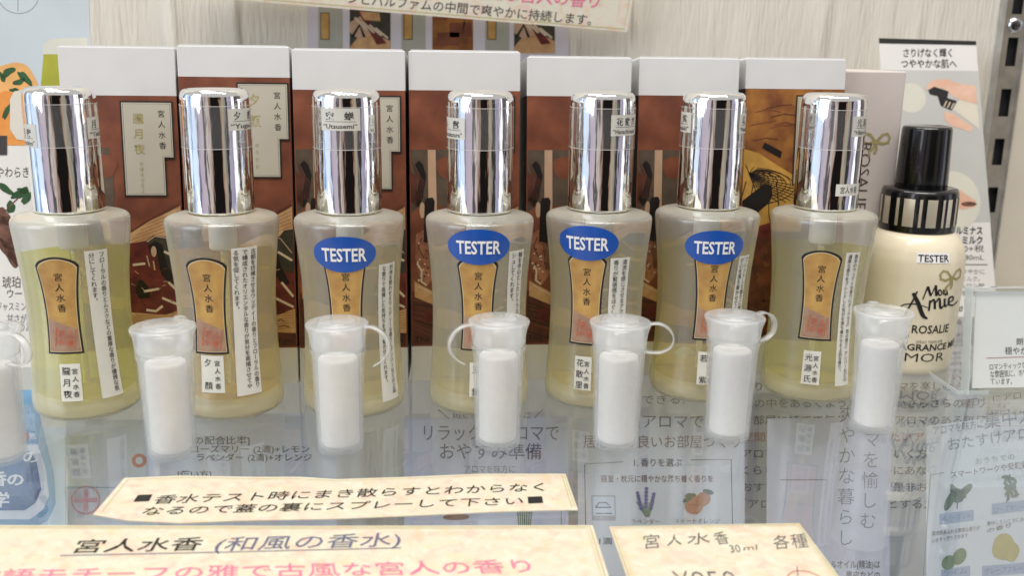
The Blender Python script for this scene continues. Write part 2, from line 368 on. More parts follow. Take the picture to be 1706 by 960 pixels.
def carton(x, y, w, h, top, rot, label, art):
    g = 'row of printed perfume cartons'
    root = thing('perfume_box', label, 'box', (0, 0, 0), g)
    dx = nrm((math.cos(rot), math.sin(rot), 0)); back = nrm((-math.sin(rot), math.cos(rot), 0))
    up_ = back*math.sin(BXL)+np.array((0, 0, 1))*math.cos(BXL)
    pl = Plane((0, 0, 0), dx, up_); b = pl.P
    D = 3.9; k = MB(); SIDE = mat('shade_painted_side', (.028, .010, .007), .45, .3, 2)  # near-black side colour paints in the shade between the cartons
    # bottom lifts a little at the back because the carton leans
    def ring_(v): return [b(0, v, 0), b(w, v, 0), b(w, v, -D), b(0, v, -D)]
    lv = [0, 1.38, top, h]
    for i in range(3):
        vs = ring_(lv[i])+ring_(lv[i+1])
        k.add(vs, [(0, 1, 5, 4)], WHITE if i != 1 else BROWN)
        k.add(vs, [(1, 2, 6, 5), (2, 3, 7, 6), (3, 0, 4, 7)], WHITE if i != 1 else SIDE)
    k.add(ring_(0), [(3, 2, 1, 0)], WHITE); k.add(ring_(h), [(0, 1, 2, 3)], WHITE)
    o = k.build('carton', root)
    # weld so the bevel works
    import bmesh
    bm = bmesh.new(); bm.from_mesh(o.data); bmesh.ops.remove_doubles(bm, verts=bm.verts, dist=1e-4); bm.to_mesh(o.data); bm.free(); bevel(o, .025, 2)
    f = MB(); f.prism(pl, [(.04, h-.02), (w-.04, h-.02), (w-.10, h+.06), (.10, h+.06)], -D+.15, -.06, WHITE); f.build('lid_flap', root)
    a = MB(); l = MB(); s = top-11.0
    c0 = .012
    if art == 'robes':
        a.poly(pl, rect(.06, 1.45, w-.06, 3.5), DKBROWN, .006)
        a.poly(pl, [(.05, 6.0), (1.5, 6.0), (1.7, 7.2), (1.6, 8.85), (.05, 8.85)], GREYB, c0)
        a.poly(pl, [(.08, 7.0), (.3, 6.7), (.5, 7.1), (.62, 7.9), (.5, 8.3), (.35, 8.45), (.2, 8.3), (.4, 7.9), (.3, 7.4)], HAIR, c0+.004)
        a.poly(pl, [(.05, 6.9), (.25, 6.7), (.25, 7.9), (.05, 8.0)], DKBROWN, c0+.004)
        a.poly(pl, [(.70, 5.6), (1.02, 5.6), (.97, 8.85), (.68, 8.85)], PALE, c0+.006)
        a.ell(pl, (1.42, 8.2), .42, .42, BROWN, c0+.005, wob=.05)
        a.poly(pl, [(.05, 5.2), (1.9, 5.0), (1.9, 6.6), (.6, 6.9), (.05, 6.5)], BROWN, c0+.003)
        a.poly(pl, [(.50, 5.4), (.82, 5.35), (.93, 6.95), (.85, 7.08), (.60, 7.05), (.55, 6.9)], HAIR, c0+.012)
        a.ell(pl, (.46, 6.6), .10, .3, PALE, c0+.010)
        a.poly(pl, [(.22, 5.7), (.6, 5.9), (.9, 5.0), (.98, 4.2), (.6, 3.7), (.35, 3.9), (.18, 4.8)], mat('printed_rose_brown', (.40, .17, .09), .45, .35, 4, c2=(.22, .08, .05)), c0+.009)
        for q in range(5): a.line(pl, [(.62+.06*q, 5.8), (.7+.055*q, 5.0), (.78+.045*q, 4.3)], .025, HAIR, c0+.016)
        a.line(pl, [(.25, 4.6), (.42, 4.3), (.40, 3.9), (.6, 3.75)], .07, CREAM, c0+.014)
        a.line(pl, [(.45, 5.6), (.3, 5.2), (.5, 4.8)], .03, HAIR, c0+.014)
        a.poly(pl, [(.15, 3.9), (2.3, 2.7), (2.3, 2.35), (1.1, 2.9), (.15, 3.3)], TAN, c0+.008)
        a.line(pl, [(.3, 3.72), (2.2, 2.65)], .04, CREAM, c0+.012)
        a.ell(pl, (.9, 2.6), .5, .22, ROBE, c0+.009, .3, wob=.12)
        a.poly(pl, [(1.5, 5.2), (2.2, 5.75), (3.0, 6.25), (w-.05, 6.75), (w-.05, 5.6), (3.1, 5.5), (2.2, 4.9)], TAN, c0+.004)
        a.poly(pl, [(2.5, 5.3), (3.0, 5.65), (3.4, 5.6), (3.6, 5.85), (w-.05, 5.9), (w-.05, 4.0), (2.9, 3.9)], GREENB, c0+.007)
        a.poly(pl, [(1.3, 4.9), (1.9, 5.3), (2.7, 5.45), (3.2, 5.0), (3.4, 4.3), (w-.05, 4.25), (w-.05, 2.85), (3.3, 2.65), (2.1, 2.75), (1.3, 3.2)], ROBE, c0+.010)
        a.poly(pl, [(2.78, 5.25), (3.05, 5.45), (3.3, 5.3), (3.42, 4.6), (3.75, 3.85), (3.55, 3.75), (3.2, 4.2), (3.1, 4.9), (2.85, 4.95)], HAIR, c0+.014)
        a.ell(pl, (2.98, 5.05), .10, .20, PALE, c0+.017)
        for st in ([(2.2, 4.55), (2.65, 4.6)], [(3.35, 5.05), (w-.1, 4.72)], [(2.55, 3.55), (3.1, 3.65)], [(3.2, 3.3), (w-.1, 2.95)], [(2.6, 2.85), (2.95, 2.8), (3.2, 3.0)], [(3.45, 3.9), (w-.1, 3.35)]):
            a.line(pl, st, .09, CREAM, c0+.018)
        a.line(pl, [(2.72, 4.9), (2.8, 4.5)], .05, PALE, c0+.018); a.line(pl, [(2.95, 4.7), (2.98, 4.35)], .05, PALE, c0+.018)
        a.ell(pl, (2.5, 3.6), .25, .35, HAIR, c0+.013, .2, wob=.1)
        a.poly(pl, [(1.2, 2.9), (2.2, 2.75), (3.3, 2.65), (w-.05, 2.9), (w-.05, 1.95), (2.2, 2.05), (1.2, 2.3)], TAN, c0+.011)
        a.line(pl, [(3.25, 2.42), (3.4, 2.5), (3.5, 2.38)], .03, HAIR, c0+.02); a.line(pl, [(3.3, 2.2), (3.5, 2.25), (3.7, 2.17)], .03, HAIR, c0+.02)
        p0, p1 = 2.06, 3.92; t0, t1 = top-.19, top-3.64
    else:
        a.poly(pl, rect(.05, 6.6, w-.05, top-.02), AMBER, .006)
        a.poly(pl, rect(.05, 1.45, w-.05, 6.6), mat('printed_rust', (.17, .05, .02), .5, .6, 2.2, c2=(.06, .018, .012), detail=8), .006)
        YG = mat('printed_yellow', (.60, .33, .07), .45, .25, 2)
        a.poly(pl, [(.05, 8.9), (.6, 8.75), (w-1.2, 7.5), (w-1.2, 5.8), (.05, 5.7)], YG, c0)
        a.poly(pl, [(.75, 8.95), (.85, 9.15), (1.55, 8.8), (1.5, 8.55)], HAIR, c0+.01)
        cx, cy_ = .28, 7.95
        for q in range(16):
            t = R(-70+q*11.0); e = (cx+1.9*math.cos(t), cy_-.35+.55*math.sin(t)*1.2-.45*math.cos(t))
            a.line(pl, [(cx, cy_), (cx+(e[0]-cx)*.5, cy_+(e[1]-cy_)*.62), e], .028, HAIR, c0+.008)
        for rr in (.45, .8, 1.15, 1.5, 1.85):
            a.line(pl, [(cx+rr*math.cos(R(t)), cy_-.23*rr+(-.05+.38*math.sin(R(t)))*rr) for t in range(-75, 90, 11)], .028, HAIR, c0+.009)
            a.line(pl, [(cx+(rr-.17)*math.cos(R(t)), cy_-.23*rr+(.0+.36*math.sin(R(t)))*rr) for t in range(-75, 90, 11)], .018, HAIR, c0+.009)
        for q in range(5): a.line(pl, [(cx-.1+.3*q, cy_-.3), (cx-.4+.42*q, 6.4), (cx-.5+.5*q, 5.8)], .035, HAIR, c0+.007)
        a.poly(pl, [(.06, 6.4), (.06, 6.9), (.9, 7.55), (1.2, 7.5), (1.25, 7.1), (1.1, 6.8), (.35, 6.15)], HAIR, c0+.012)
        a.ell(pl, (1.75, 6.3), .13, .16, HAIR, c0+.012)
        a.ell(pl, (1.1, 5.7), .55, .3, ROBE, c0+.010, wob=.15)
        p0, p1 = 2.0, 3.9; t0, t1 = 10.95, 7.5
    rng = random.Random(int(h*100+w*1000))
    if art == 'robes':
        for q in range(26):     # woven pattern on the robes, grain of the mats and stray brush lines
            u = rng.uniform(1.7, w-.25); v = rng.uniform(2.9, 4.6)
            a.line(pl, [(u, v), (u+rng.uniform(.08, .2), v+rng.uniform(-.12, .06))], .022, rng.choice((DKBROWN, BROWN, HAIR, PALE)), c0+.022)
        for q in range(16):
            u = rng.uniform(.25, .85); v = rng.uniform(3.9, 5.4); a.ell(pl, (u, v), .035, .035, rng.choice((HAIR, CREAM)), c0+.02, n=7)
        for q in range(7):
            v = 5.25+.2*q; a.line(pl, [(1.9+.22*q, v), (w-.1, v+.75-.06*q)], .016, BROWN, c0+.0055)
            a.line(pl, [(1.3, 2.75-.1*q), (2.4, 2.62-.09*q), (w-.1, 2.75-.1*q)], .014, BROWN, c0+.0125)
        for q in range(9): a.line(pl, [(.1, 3.2-.16*q), (.9, 3.0-.17*q+rng.uniform(-.1, .1)), (1.9, 2.4-.1*q)], .03, rng.choice((BROWN, HAIR, DKBROWN)), c0+.004+.0002*q)
        for q in range(6): a.line(pl, [(.1+.05*q, 8.4-.1*q), (.28+.05*q, 7.7), (.2+.06*q, 7.0)], .022, DKBROWN, c0+.0075)
        a.line(pl, [(2.62, 5.32), (3.05, 5.62), (3.45, 5.55), (w-.1, 5.0)], .04, PALE, c0+.0088)
        a.line(pl, [(1.5, 5.25), (2.2, 5.8), (3.0, 6.3), (w-.07, 6.78)], .03, DKBROWN, c0+.0056)
    else:
        for q in range(40):
            u = rng.uniform(.1, w-.4); v = rng.uniform(1.6, 5.6); a.ell(pl, (u, v), rng.uniform(.05, .3), rng.uniform(.05, .16), rng.choice((DKBROWN, BROWN, HAIR, DKBROWN)), c0+.0004*q, rng.uniform(0, 3), n=12, wob=.2)
        for q in range(14):
            u = rng.uniform(.1, w-1.2); v = rng.uniform(9.1, 10.9); a.line(pl, [(u, v), (u+.5, v+.12), (u+1.0, v+rng.uniform(-.1, .2))], .03, rng.choice((BROWN, DKBROWN)), c0+.001+.0003*q)
    a.build('illustration', root)
    nt_ = t0-(t0-t1)*.60; notch = p1-.33
    t = MB(); out_ = [(p0, t1), (notch, t1), (notch, nt_), (p1, nt_), (p1, t0), (p0, t0)]
    t.poly(pl, out_, INK, .040)
    i_ = .055; t.poly(pl, [(p0+i_, t1+i_), (notch-i_, t1+i_), (notch-i_, nt_+i_), (p1-i_, nt_+i_), (p1-i_, t0-i_), (p0+i_, t0-i_)], PANEL, .044)
    i_ = .10; t.line(pl, [(p0+i_, t1+i_), (notch-i_, t1+i_), (notch-i_, nt_+i_), (p1-i_, nt_+i_), (p1-i_, t0-i_), (p0+i_, t0-i_)], .014, FADED, .047, True)
    tp = t.build('title_panel', root)
    l.vcol('宮人水香', lambda i, a_, b_: pl.P(p1-.42+a_, t0-.45-.38*i+b_, .05), .27, INK)
    return root, pl, l, tp, (p0, t0)
CARTONS = [(-13.62, -9.55, 12.42, 10.72, 'white topped carton with brown print at the left end of the carton row', 'robes'),
           (-9.45, -5.48, 12.50, 11.42, 'carton with the narrowest white top band, behind the second perfume bottle from the left', 'robes'),
           (-5.40, -1.32, 12.42, 11.00, 'printed carton behind the bottle whose cap sticker faces front', 'robes'),
           (-1.19, 2.92, 12.42, 11.02, 'brown printed carton in the middle of the row, behind the fourth bottle', 'robes'),
           (3.18, 7.10, 12.26, 10.85, 'brown printed carton third from the right end of the row', 'robes'),
           (7.42, 11.25, 12.28, 10.90, 'brown printed carton directly left of the parasol print carton', 'robes'),
           (11.58, 15.50, 12.30, 11.18, 'amber carton printed with a parasol, right end of the carton row', 'parasol')]
TITLES = ['朧月夜', '夕顔', '空蝉', '玉鬘', '花散里', '若紫', '光源氏']
KANA = ['おぼろづきよ', 'ゆうがお', 'うつせみ', 'たまかずら', 'はなちるさと', 'わかむらさき', 'ひかるげんじ']
for i, (x0, x1, h, top, lab, art) in enumerate(CARTONS):
    yy = 35.45+max(0, .045*(x0+1))+(.12 if i == 0 else 0)+[0, .05, 0, .1, 0, .08, .05][i]
    root, pl, l, tp, (p0, t0) = carton(0, 0, x1-x0, h, top, R([1, .4, -.5, .3, .5, -.3, .6][i]), lab, art)
    fw = len(TITLES[i]); c_ = [.40, .46][fw == 2]
    l.vcol(TITLES[i], lambda k, a, b: pl.P(p0+.62+a, t0-.62-(.55 if fw == 3 else .75)*k+b, .05), c_, GOLDINK, weight=.01)
    l.vcol(KANA[i], lambda k, a, b: pl.P(p0+.66+a, t0-2.25-(.20 if len(KANA[i]) > 4 else .26)*k+b, .05), .17, GOLDINK)
    l.build('lettering', tp)
    e = MB(); w = x1-x0
    e.text('The Tale of Genji Parfum', lambda a, b: pl.P(.12+(w-.3)*a, 1.58+.20*b, .03), HAIR, em=None)
    e.build('lettering', root)
    root.location = (x0, yy, 0)
# ------------------------------------------------------------------ perfume bottles
PZ = np.array([.16, .3, .6, 1.0, 1.6, 2.2, 3.0, 3.6, 4.2, 4.8, 5.4, 5.9, 6.3, 6.6])
PR = np.array([1.76, 1.80, 1.79, 1.755, 1.71, 1.68, 1.66, 1.658, 1.675, 1.71, 1.765, 1.815, 1.86, 1.885])
def rad(z): return float(np.interp(z, PZ, PR))
def surf(u_deg, z, off): rr = rad(z)+off; t = R(u_deg); return (rr*math.sin(t), -rr*math.cos(t), z)
def grid_label(mb, m, left, right, z0, z1, off, nu=16, nz=16, ztop=None, zbot=None):
    """sticker wrapped on the bottle; left/right give its edges in degrees at height fraction t"""
    vs = []; fs = []
    for j in range(nz+1):
        t = j/nz
        for i in range(nu+1):
            s = i/nu; a = left(t)+(right(t)-left(t))*s
            za = z0+(zbot(s) if zbot else 0); zb = z1+(ztop(s) if ztop else 0)
            vs.append(surf(a, za+(zb-za)*t, off))
    for j in range(nz):
        for i in range(nu):
            q = j*(nu+1)+i; fs.append((q, q+1, q+nu+2, q+nu+1))
    return mb.add(vs, fs, m, True)
def make_bottle():
    root = thing('perfume_bottle', '', 'perfume bottle', (0, 0, 0), 'chrome-capped perfume bottles in a row')
    zs = np.linspace(.16, 6.6, 30)
    prof = [(0, .06), (.9, .06), (1.40, .0), (1.55, .004), (1.66, .035), (1.72, .09)]+[(rad(z), z) for z in zs]+[(1.885, 6.70), (1.86, 6.79), (1.80, 6.85), (1.70, 6.89), (1.4, 6.95), (1.18, 7.0), (0, 7.0)]
    MB().lathe(prof, FROST, 80).build('glass_body', root)
    MB().lathe([(0, .66), (1.30, .66), (1.50, .76)]+[(rad(z)-.15, z) for z in np.linspace(.95, 5.5, 14)]+[(rad(5.55)-.16, 5.57), (rad(5.6)-.28, 5.61), (0, 5.59)], liquid_mat('perfume_liquid', (.9, .9, .6)), 48).build('liquid', root)
    MB().lathe([(0, .07), (1.40, .07), (1.58, .14), (1.66, .28), (1.64, .48), (1.55, .57), (0, .60)], sheer('foot_glow_tint', (.97, .95, .80), body=.46, body_col=(.95, .89, .60), f0=.03, gain=.6, rough=.15, transl=.35), 56).build('foot_glow_disc', root)  # added inner disc; its yellow imitates light piped through the thick base
    PUMP = mat('white_pump_plastic', (.72, .72, .72), .5, .03)
    MB().lathe([(0, 5.75), (.38, 5.75), (.42, 5.8), (.42, 6.9), (0, 6.9)], PUMP, 24).build('pump', root)
    MB().lathe([(.10, .9), (.10, 5.7)], PUMP, 12).build('dip_tube', root)
    cap = MB().lathe([(1.0, 7.02), (1.09, 7.02), (1.125, 7.05), (1.135, 7.1), (1.135, 9.2), (1.125, 10.72), (1.115, 10.87), (1.08, 10.99), (1.01, 11.07), (.93, 11.105), (.86, 11.10), (.80, 11.065), (.74, 11.05), (0, 11.04)], CHROME, 96).build('cap', root)
    tp = MB(); tp.lathe([(1.150, 9.22), (1.146, 10.58)], TAPE, 64)
    tp.lathe([(1.152, 9.20), (1.162, 9.21), (1.152, 9.222)], TAPEEDGE, 64); tp.lathe([(1.146, 10.575), (1.154, 10.585), (1.146, 10.595)], TAPEEDGE, 64)
    tp.build('clear_tape', cap)
    # gold label
    def hw(t): return 18.6+3.3*abs(2*(t-.42))**1.9*(1.0 if t > .42 else .55)
    arch = lambda k: (lambda s: k*(1-(2*s-1)**2)-.07*max(0, abs(2*s-1)-.86)/.14)
    g = MB()
    def lab(m, dd, dz, off, lo=0.0, hi=1.0, zt=None):
        z0, z1 = 2.42, 5.52
        grid_label(g, m, lambda t: -hw(lo+(hi-lo)*t)+dd, lambda t: hw(lo+(hi-lo)*t)-dd, z0+(z1-z0)*lo+dz, z0+(z1-z0)*hi-(dz if zt is None else 0), off, ztop=arch(.24) if zt is None else zt)
    lab(INK, 0, 0, .012); lab(CREAMLINE, 2.3, .07, .018); lab(GOLD, 3.0, .095, .022)
    lab(DUSK, 3.0, .095, .026, 0, .34, lambda s: .18-.55*s*.7)
    lb = g.build('gold_label', root)
    t = MB(); t.vcol('宮人水香', lambda i, a, b: surf(math.degrees((a+.03)/1.7), 5.08-.355*i+b, .034), .29, INK); t.build('lettering', lb)
    s = MB(); ks = .66
    def sp(u, v): a = R(-8); return surf(math.degrees((u*math.cos(a)-v*math.sin(a)+.05)/1.7), 2.98+u*math.sin(a)+v*math.cos(a), .036)
    for (u0, v0, u1, v1) in ((-.33, -.33, .33, -.29), (-.33, .29, .33, .33), (-.33, -.29, -.29, .29), (.29, -.29, .33, .29)): s.add([sp(u0, v0), sp(u1, v0), sp(u1, v1), sp(u0, v1)], [(0, 1, 2, 3)], RED)
    for ch, (cx, cy_) in zip('人香宮水', ((.14, .14), (.14, -.14), (-.14, .14), (-.14, -.14))):
        v, fs = glyphs(ch, .02); s.add([sp(cx+(x-.5)*.27, cy_+(y-.38)*.28) for x, y in v], fs, RED)
    s.build('seal_stamp', lb)
    return root
def copy_tree(o, parent=None):
    c = o.copy(); COL.objects.link(c); c.parent = parent
    for ch in o.children: copy_tree(ch, c)
    return c
proto = make_bottle()
# x, y, turn, liquid colour, label, strip(l, r, shear, zt, zb, columns), name sticker, tester, cap stickers
BOT = [
 dict(p=(-12.56, 33.51), a=1, liq=(.90, .88, .30), label='greenish yellow perfume bottle without blue sticker at the left end of the row',
      strip=(29.5, 53.5, 5, 5.9, .75, ['フローラルの香りとムスクなどの重厚な香りが優雅な気', '分にしてくれます。'], .205), name=(-7, 15, 2.08, .78, '朧月夜'),
      caps=[(-92, -22, 9.95, 9.20, '朧 月 夜', '“Oborozukiyo”'), (62, 128, 10.15, 9.45, '月　夜', '“Tsukiyo”')]),
 dict(p=(-7.49, 33.33), a=-8, liq=(.96, .86, .38), label='frosted perfume bottle with three columns of text on its white strip, second from left',
      strip=(19.7, 47.9, -2, 6.06, .92, ['古都を彷彿させるウッディーの香りとフローラルの香り', 'で構成されたオリエンタルな香りが気分を高揚させてや', 'る気を促してくれます。'], .195), name=(-21, 5, 2.37, 1.08, '夕顔'),
      caps=[(32, 100, 10.50, 9.80, '夕　顔', '“Yugao”')]),
 dict(p=(-3.18, 33.37), a=-1.5, liq=(.97, .93, .66), label='blue stickered perfume bottle whose white cap sticker faces the front',
      strip=(36.8, 62, 1, 5.42, .52, ['竹林を想わせるウッディーな香りとアンバーなどの上品', 'な香りで高揚した気持ちを落ち着かせてくれます。'], .185), tester=(-1.2, 5.86),
      caps=[(-40, 28, 10.56, 9.84, '空　蝉', '“Utsusemi”')]),
 dict(p=(1.32, 33.45), a=-4.5, liq=(.97, .94, .72), label='blue stickered bottle in the middle of the row with almost colourless perfume',
      strip=(31, 53.5, 2, 5.88, .9, ['柚を中心としたシトラスの香りが気分をフレッ', 'シュしてくれます。'], .205), name=(-13, 9, 2.0, .78, '玉鬘'), tester=(-3.4, 6.09),
      caps=[(-97, -29, 10.25, 9.55, '玉　鬘', '“Tamakazura”')]),
 dict(p=(5.59, 33.91), a=-21.5, liq=(.96, .91, .50), label='blue stickered bottle turned left with its name sticker visible beside the strap-looped vial',
      strip=(5.3, 29, 0, 5.59, .9, ['清流を感じさせるアクアの香りがやすらぎと', '香りが緊張感をほぐしてくれます。'], .20), name=(-32, -12, 2.0, .78, '花散里'), tester=(-21, 6.10),
      caps=[(6, 74, 10.38, 9.68, '花 散 里', '“Hanachirusato”'), (-128, -92, 10.3, 9.6, '花　里', '“Hana”')]),
 dict(p=(9.66, 34.42), a=-4.5, liq=(.96, .90, .44), label='rightmost of the four perfume bottles that carry a blue sticker',
      strip=(27, 45, -7, 5.5, .9, ['ブレンドした香りに紫の花のやさしい香り', 'が心を落ち着かせてくれます。'], .20), name=(-16, 5, 2.0, .78, '若紫'), tester=(-4.5, 5.86),
      caps=[(-124, -57, 10.42, 9.72, '若　紫', '“Murasaki”'), (36, 100, 10.42, 9.72, '若　紫', '“Wakamurasaki”')]),
 dict(p=(13.96, 34.24), a=-20, liq=(.95, .92, .40), label='rightmost chrome-capped bottle, with a second small sticker low on its cap',
      strip=(6.5, 25.5, 2, 5.7, .72, ['香木のウッディな香りにオークモス(苔の香り)アンバーなどの', '濃厚な香りをブレンドした気分を落ち着かせる上品な香り。'], .175), name=(-31, -10.5, 2.02, .77, '光源氏'),
      caps=[(14, 82, 10.38, 9.68, '光 源 氏', '“Hikaru Genji”'), (-6, 52, 8.02, 7.60, '宮人水香', None)]),
]
for i, b in enumerate(BOT):
    root = proto if i == 0 else copy_tree(proto)
    b['root'] = root; root['label'] = b['label']
for i, b in enumerate(BOT):
    root = b['root']; rot = b['a']; parts = {c.name.split('.')[0]: c for c in root.children}
    lq = parts['liquid']
    if i: lq.data = lq.data.copy()
    lq.data.materials[0] = liquid_mat('perfume_liquid', b['liq'])
    cap = parts['cap']
    l, r, sh, zt, zb, cols, cell = b['strip']; l -= rot; r -= rot
    s = MB(); grid_label(s, STICK, lambda t: l+sh*(1-t), lambda t: r+sh*(1-t), zb, zt, .012+.004, 8, 24); st = s.build('text_strip', root)
    t = MB(); n = len(cols); wdeg = (r-l)
    for c, txt in enumerate(cols):
        ca = r-wdeg*(c+.62)/(n+.25) if n < 3 else r-wdeg*(c+.5)/n
        pitch = min(cell, (zt-zb-.22)/len(cols[0])); 
        def fn(k, dx, dy, ca=ca, pitch=pitch):
            z = zt-.16-pitch*k+dy; tt = (z-zb)/(zt-zb); return surf(ca+sh*(1-tt)+math.degrees(dx/1.72), z, .028)
        t.vcol(txt, fn, min(pitch*1.0, .205), INK, weight=.004)
    t.build('lettering', st)
    if 'name' in b:
        l, r, zt, zb, nm = b['name']; l -= rot; r -= rot
        s = MB(); grid_label(s, STICK, lambda t: l, lambda t: r, zb, zt, .020, 8, 8); st = s.build('name_sticker', root)
        t = MB(); w = r-l
        t.vcol('宮人水香', lambda k, dx, dy: surf(r-w*.27+math.degrees(dx/1.75), zt-.26-.265*k+dy, .033), .21, INK, weight=.004)
        ps = .8/max(1, len(nm)-1)
        t.vcol(nm, lambda k, dx, dy: surf(l+w*.32+math.degrees(dx/1.75), zt-.24-ps*k+dy, .033), .29, INK, weight=.002)
        t.build('lettering', st)
    if 'tester' in b:
        ac, zc = b['tester']; ac -= rot
        s = MB(); vs = [surf(ac, zc, .045)]; fs = []; K = 48
        for q in range(1, 6):
            for j in range(K):
                th = 2*math.pi*j/K; vs.append(surf(ac+33.5*q/5*math.cos(th), zc+.615*q/5*math.sin(th), .045))
        for j in range(K): fs.append((0, 1+j, 1+(j+1) % K))
        for q in range(4):
            for j in range(K):
                a0 = 1+q*K+j; a1 = 1+q*K+(j+1) % K; fs.append((a0, a0+K, a1+K, a1))
        s.add(vs, fs, BLUE, True); st = s.build('tester_sticker', root)
        t = MB(); t.text('TESTER', lambda p, q: surf(ac-23+46*p, zc-.23+.46*q, .062), PUREW, weight=.022); t.build('lettering', st)
    for (l, r, zt, zb, k1, k2) in b['caps']:
        l -= rot; r -= rot
        def cs(a, z, off): rr = 1.136+off; q = R(a); return (rr*math.sin(q), -rr*math.cos(q), z)
        s = MB(); s.lathe([(1.142, zb), (1.1418, zt)], STICK, 20, True, l, r); st = s.build('cap_sticker', cap)
        t = MB(); w = r-l
        if k2:
            t.text(k1, lambda p, q: cs(l+w*(.14+.70*p), zb+.34+.27*q, .0085), INK, weight=.02)
            t.text(k2, lambda p, q: cs(l+w*(.06+.86*p), zb+.07+.15*q, .0085), INK, weight=.02)
            t.lathe([(1.1446, zb+.285), (1.1446, zb+.30)], INK, 12, True, l+w*.12, r-w*.12)
        else: t.text(k1, lambda p, q: cs(l+w*(.14+.66*p), zb+.09+.24*q, .0085), INK, weight=.008)
        t.build('lettering', st)
    root.rotation_euler = (0, 0, R(rot)); root.location = (*b['p'], 0)
# ------------------------------------------------------------------ sample vials
def strap_mesh(pts, az, wd=.26, th=.05):
    mb = MB(); a = R(az); er = np.array([math.sin(a), -math.cos(a), 0]); et = np.array([math.cos(a), math.sin(a), 0]); ez = np.array([0, 0, 1.0])
    P = [np.array(p, float) for p in pts]
    # smooth
    Q = []
    for i in range(len(P)-1):
        p0 = P[max(0, i-1)]; p1 = P[i]; p2 = P[i+1]; p3 = P[min(len(P)-1, i+2)]
        for k in range(6):
            t = k/6; Q.append(.5*((2*p1)+(-p0+p2)*t+(2*p0-5*p1+4*p2-p3)*t*t+(-p0+3*p1-3*p2+p3)*t**3))
    Q.append(P[-1]); vs = []; fs = []
    for i, p in enumerate(Q):
        d = Q[min(len(Q)-1, i+1)]-Q[max(0, i-1)]; d = d/np.linalg.norm(d); nn = np.array([-d[1], d[0]])
        for (s_, t_) in ((-1, -1), (1, -1), (1, 1), (-1, 1)):
            q = p+nn*th/2*t_; vs.append(er*q[0]+ez*q[1]+et*wd/2*s_)
    for i in range(len(Q)-1):
        for k in range(4): fs.append((4*i+k, 4*i+(k+1) % 4, 4*i+4+(k+1) % 4, 4*i+4+k))
    fs += [(3, 2, 1, 0), tuple(4*(len(Q)-1)+k for k in range(4))]
    return mb.add(vs, fs, MILKY2, True)
def make_vial():
    root = thing('sample_vial', '', 'vial', (0, 0, 0), 'frosted sample vials in front of the bottles')
    MB().lathe([(0, .10), (.60, .10), (.66, .16), (.68, .3), (.735, 3.2), (.80, 3.28), (.835, 3.28), (.865, 3.25), (.865, 3.16), (.84, 3.1), (.815, 3.0), (.735, .12), (.72, .04), (.68, 0), (0, 0)], MILKY, 56).build('body', root)
    MB().lathe([(0, 4.14), (.54, 4.14), (.585, 4.125), (.60, 4.09), (.62, 4.055), (.66, 4.045), (.88, 4.055), (.955, 4.05), (.98, 4.02), (.975, 3.96), (.925, 3.84), (.89, 3.7), (.865, 3.5), (.86, 3.285), (.78, 3.285), (.76, 3.4), (.76, 3.9), (0, 3.92)], MILKLID, 56).build('lid', root)
    prof = [(0, .22), (.57, .22), (.595, .25)]+[(.595+.010*z+.005*math.sin(7*z), z) for z in np.linspace(.35, 2.85, 10)]+[(.61, 2.93), (.58, 2.955), (.18, 2.95), (.12, 2.85), (0, 2.85)]
    MB().lathe(prof, COTTON, 40).build('paper_roll', root)
    return root
LOOP = [(.93, 4.0), (1.2, 4.03), (1.5, 3.9), (1.68, 3.62), (1.62, 3.32), (1.35, 3.14), (1.05, 3.10), (.82, 3.12)]
HANG = [(.93, 4.0), (1.25, 3.98), (1.55, 3.8), (1.70, 3.5), (1.66, 3.2), (1.45, 2.95), (1.22, 2.80)]
VIALS = [((-13.6, 29.0), 'vial cut by the left edge of the photo', 62, LOOP, 1),
         ((-8.48, 29.16), 'frosted vial with creamy paper roll between the two leftmost perfume bottles', 172, LOOP, 30),
         ((-3.27, 29.43), 'frosted vial with its strap hanging loose to the right over a text strip', 72, HANG, 0),
         ((1.78, 29.6), 'frosted vial whose strap curls loose to the left', -68, HANG, 0),
         ((5.62, 29.35), 'frosted vial with a closed strap loop, between the middle and fifth bottles', 78, LOOP, 0),
         ((9.47, 29.88), 'frosted vial with strap bent behind, before the last blue stickered bottle', 112, LOOP, 0),
         ((14.7, 30.43), 'frosted vial in front of the cream lotion bottle', 172, LOOP, 0)]
vp = make_vial()
vs_ = [vp]+[copy_tree(vp) for _ in VIALS[1:]]
for o, (p, lab, az, shape, _) in zip(vs_, VIALS):
    o['label'] = lab; strap_mesh(shape, az).build('strap', o); o.location = (p[0], p[1]-.15, 0); o.scale = (1, 1, 1.035)
vs_[0]['label'] = 'half hidden frosted vial cut off at the left edge, beside the leftmost perfume bottle'
# ------------------------------------------------------------------ signs lying on the glass
def sheet(name, label, cat, pl, uv, m, th=.04, base=None, group=None, parts_name='paper'):
    c = np.mean([pl.P(u, v) for u, v in uv], axis=0); lo = min(uv, key=lambda q: pl.P(*q)[2]); loc = pl.P(*lo) if base is None else base
    root = thing(name, label, cat, (c[0], c[1] if pl.n[2] > .7 else loc[1], min(pl.P(*q)[2] for q in uv)), group)
    MB().prism(pl, uv, -th, 0, m).build(parts_name, root)
    return root
def border(mb, pl, uv, inset, wd, m, w=.006):
    c = np.mean(np.array(uv), axis=0); pts = [np.array(p)+(c-np.array(p))/np.linalg.norm(c-np.array(p))*inset*1.4 for p in uv]
    mb.line(pl, pts, wd, m, w, True)
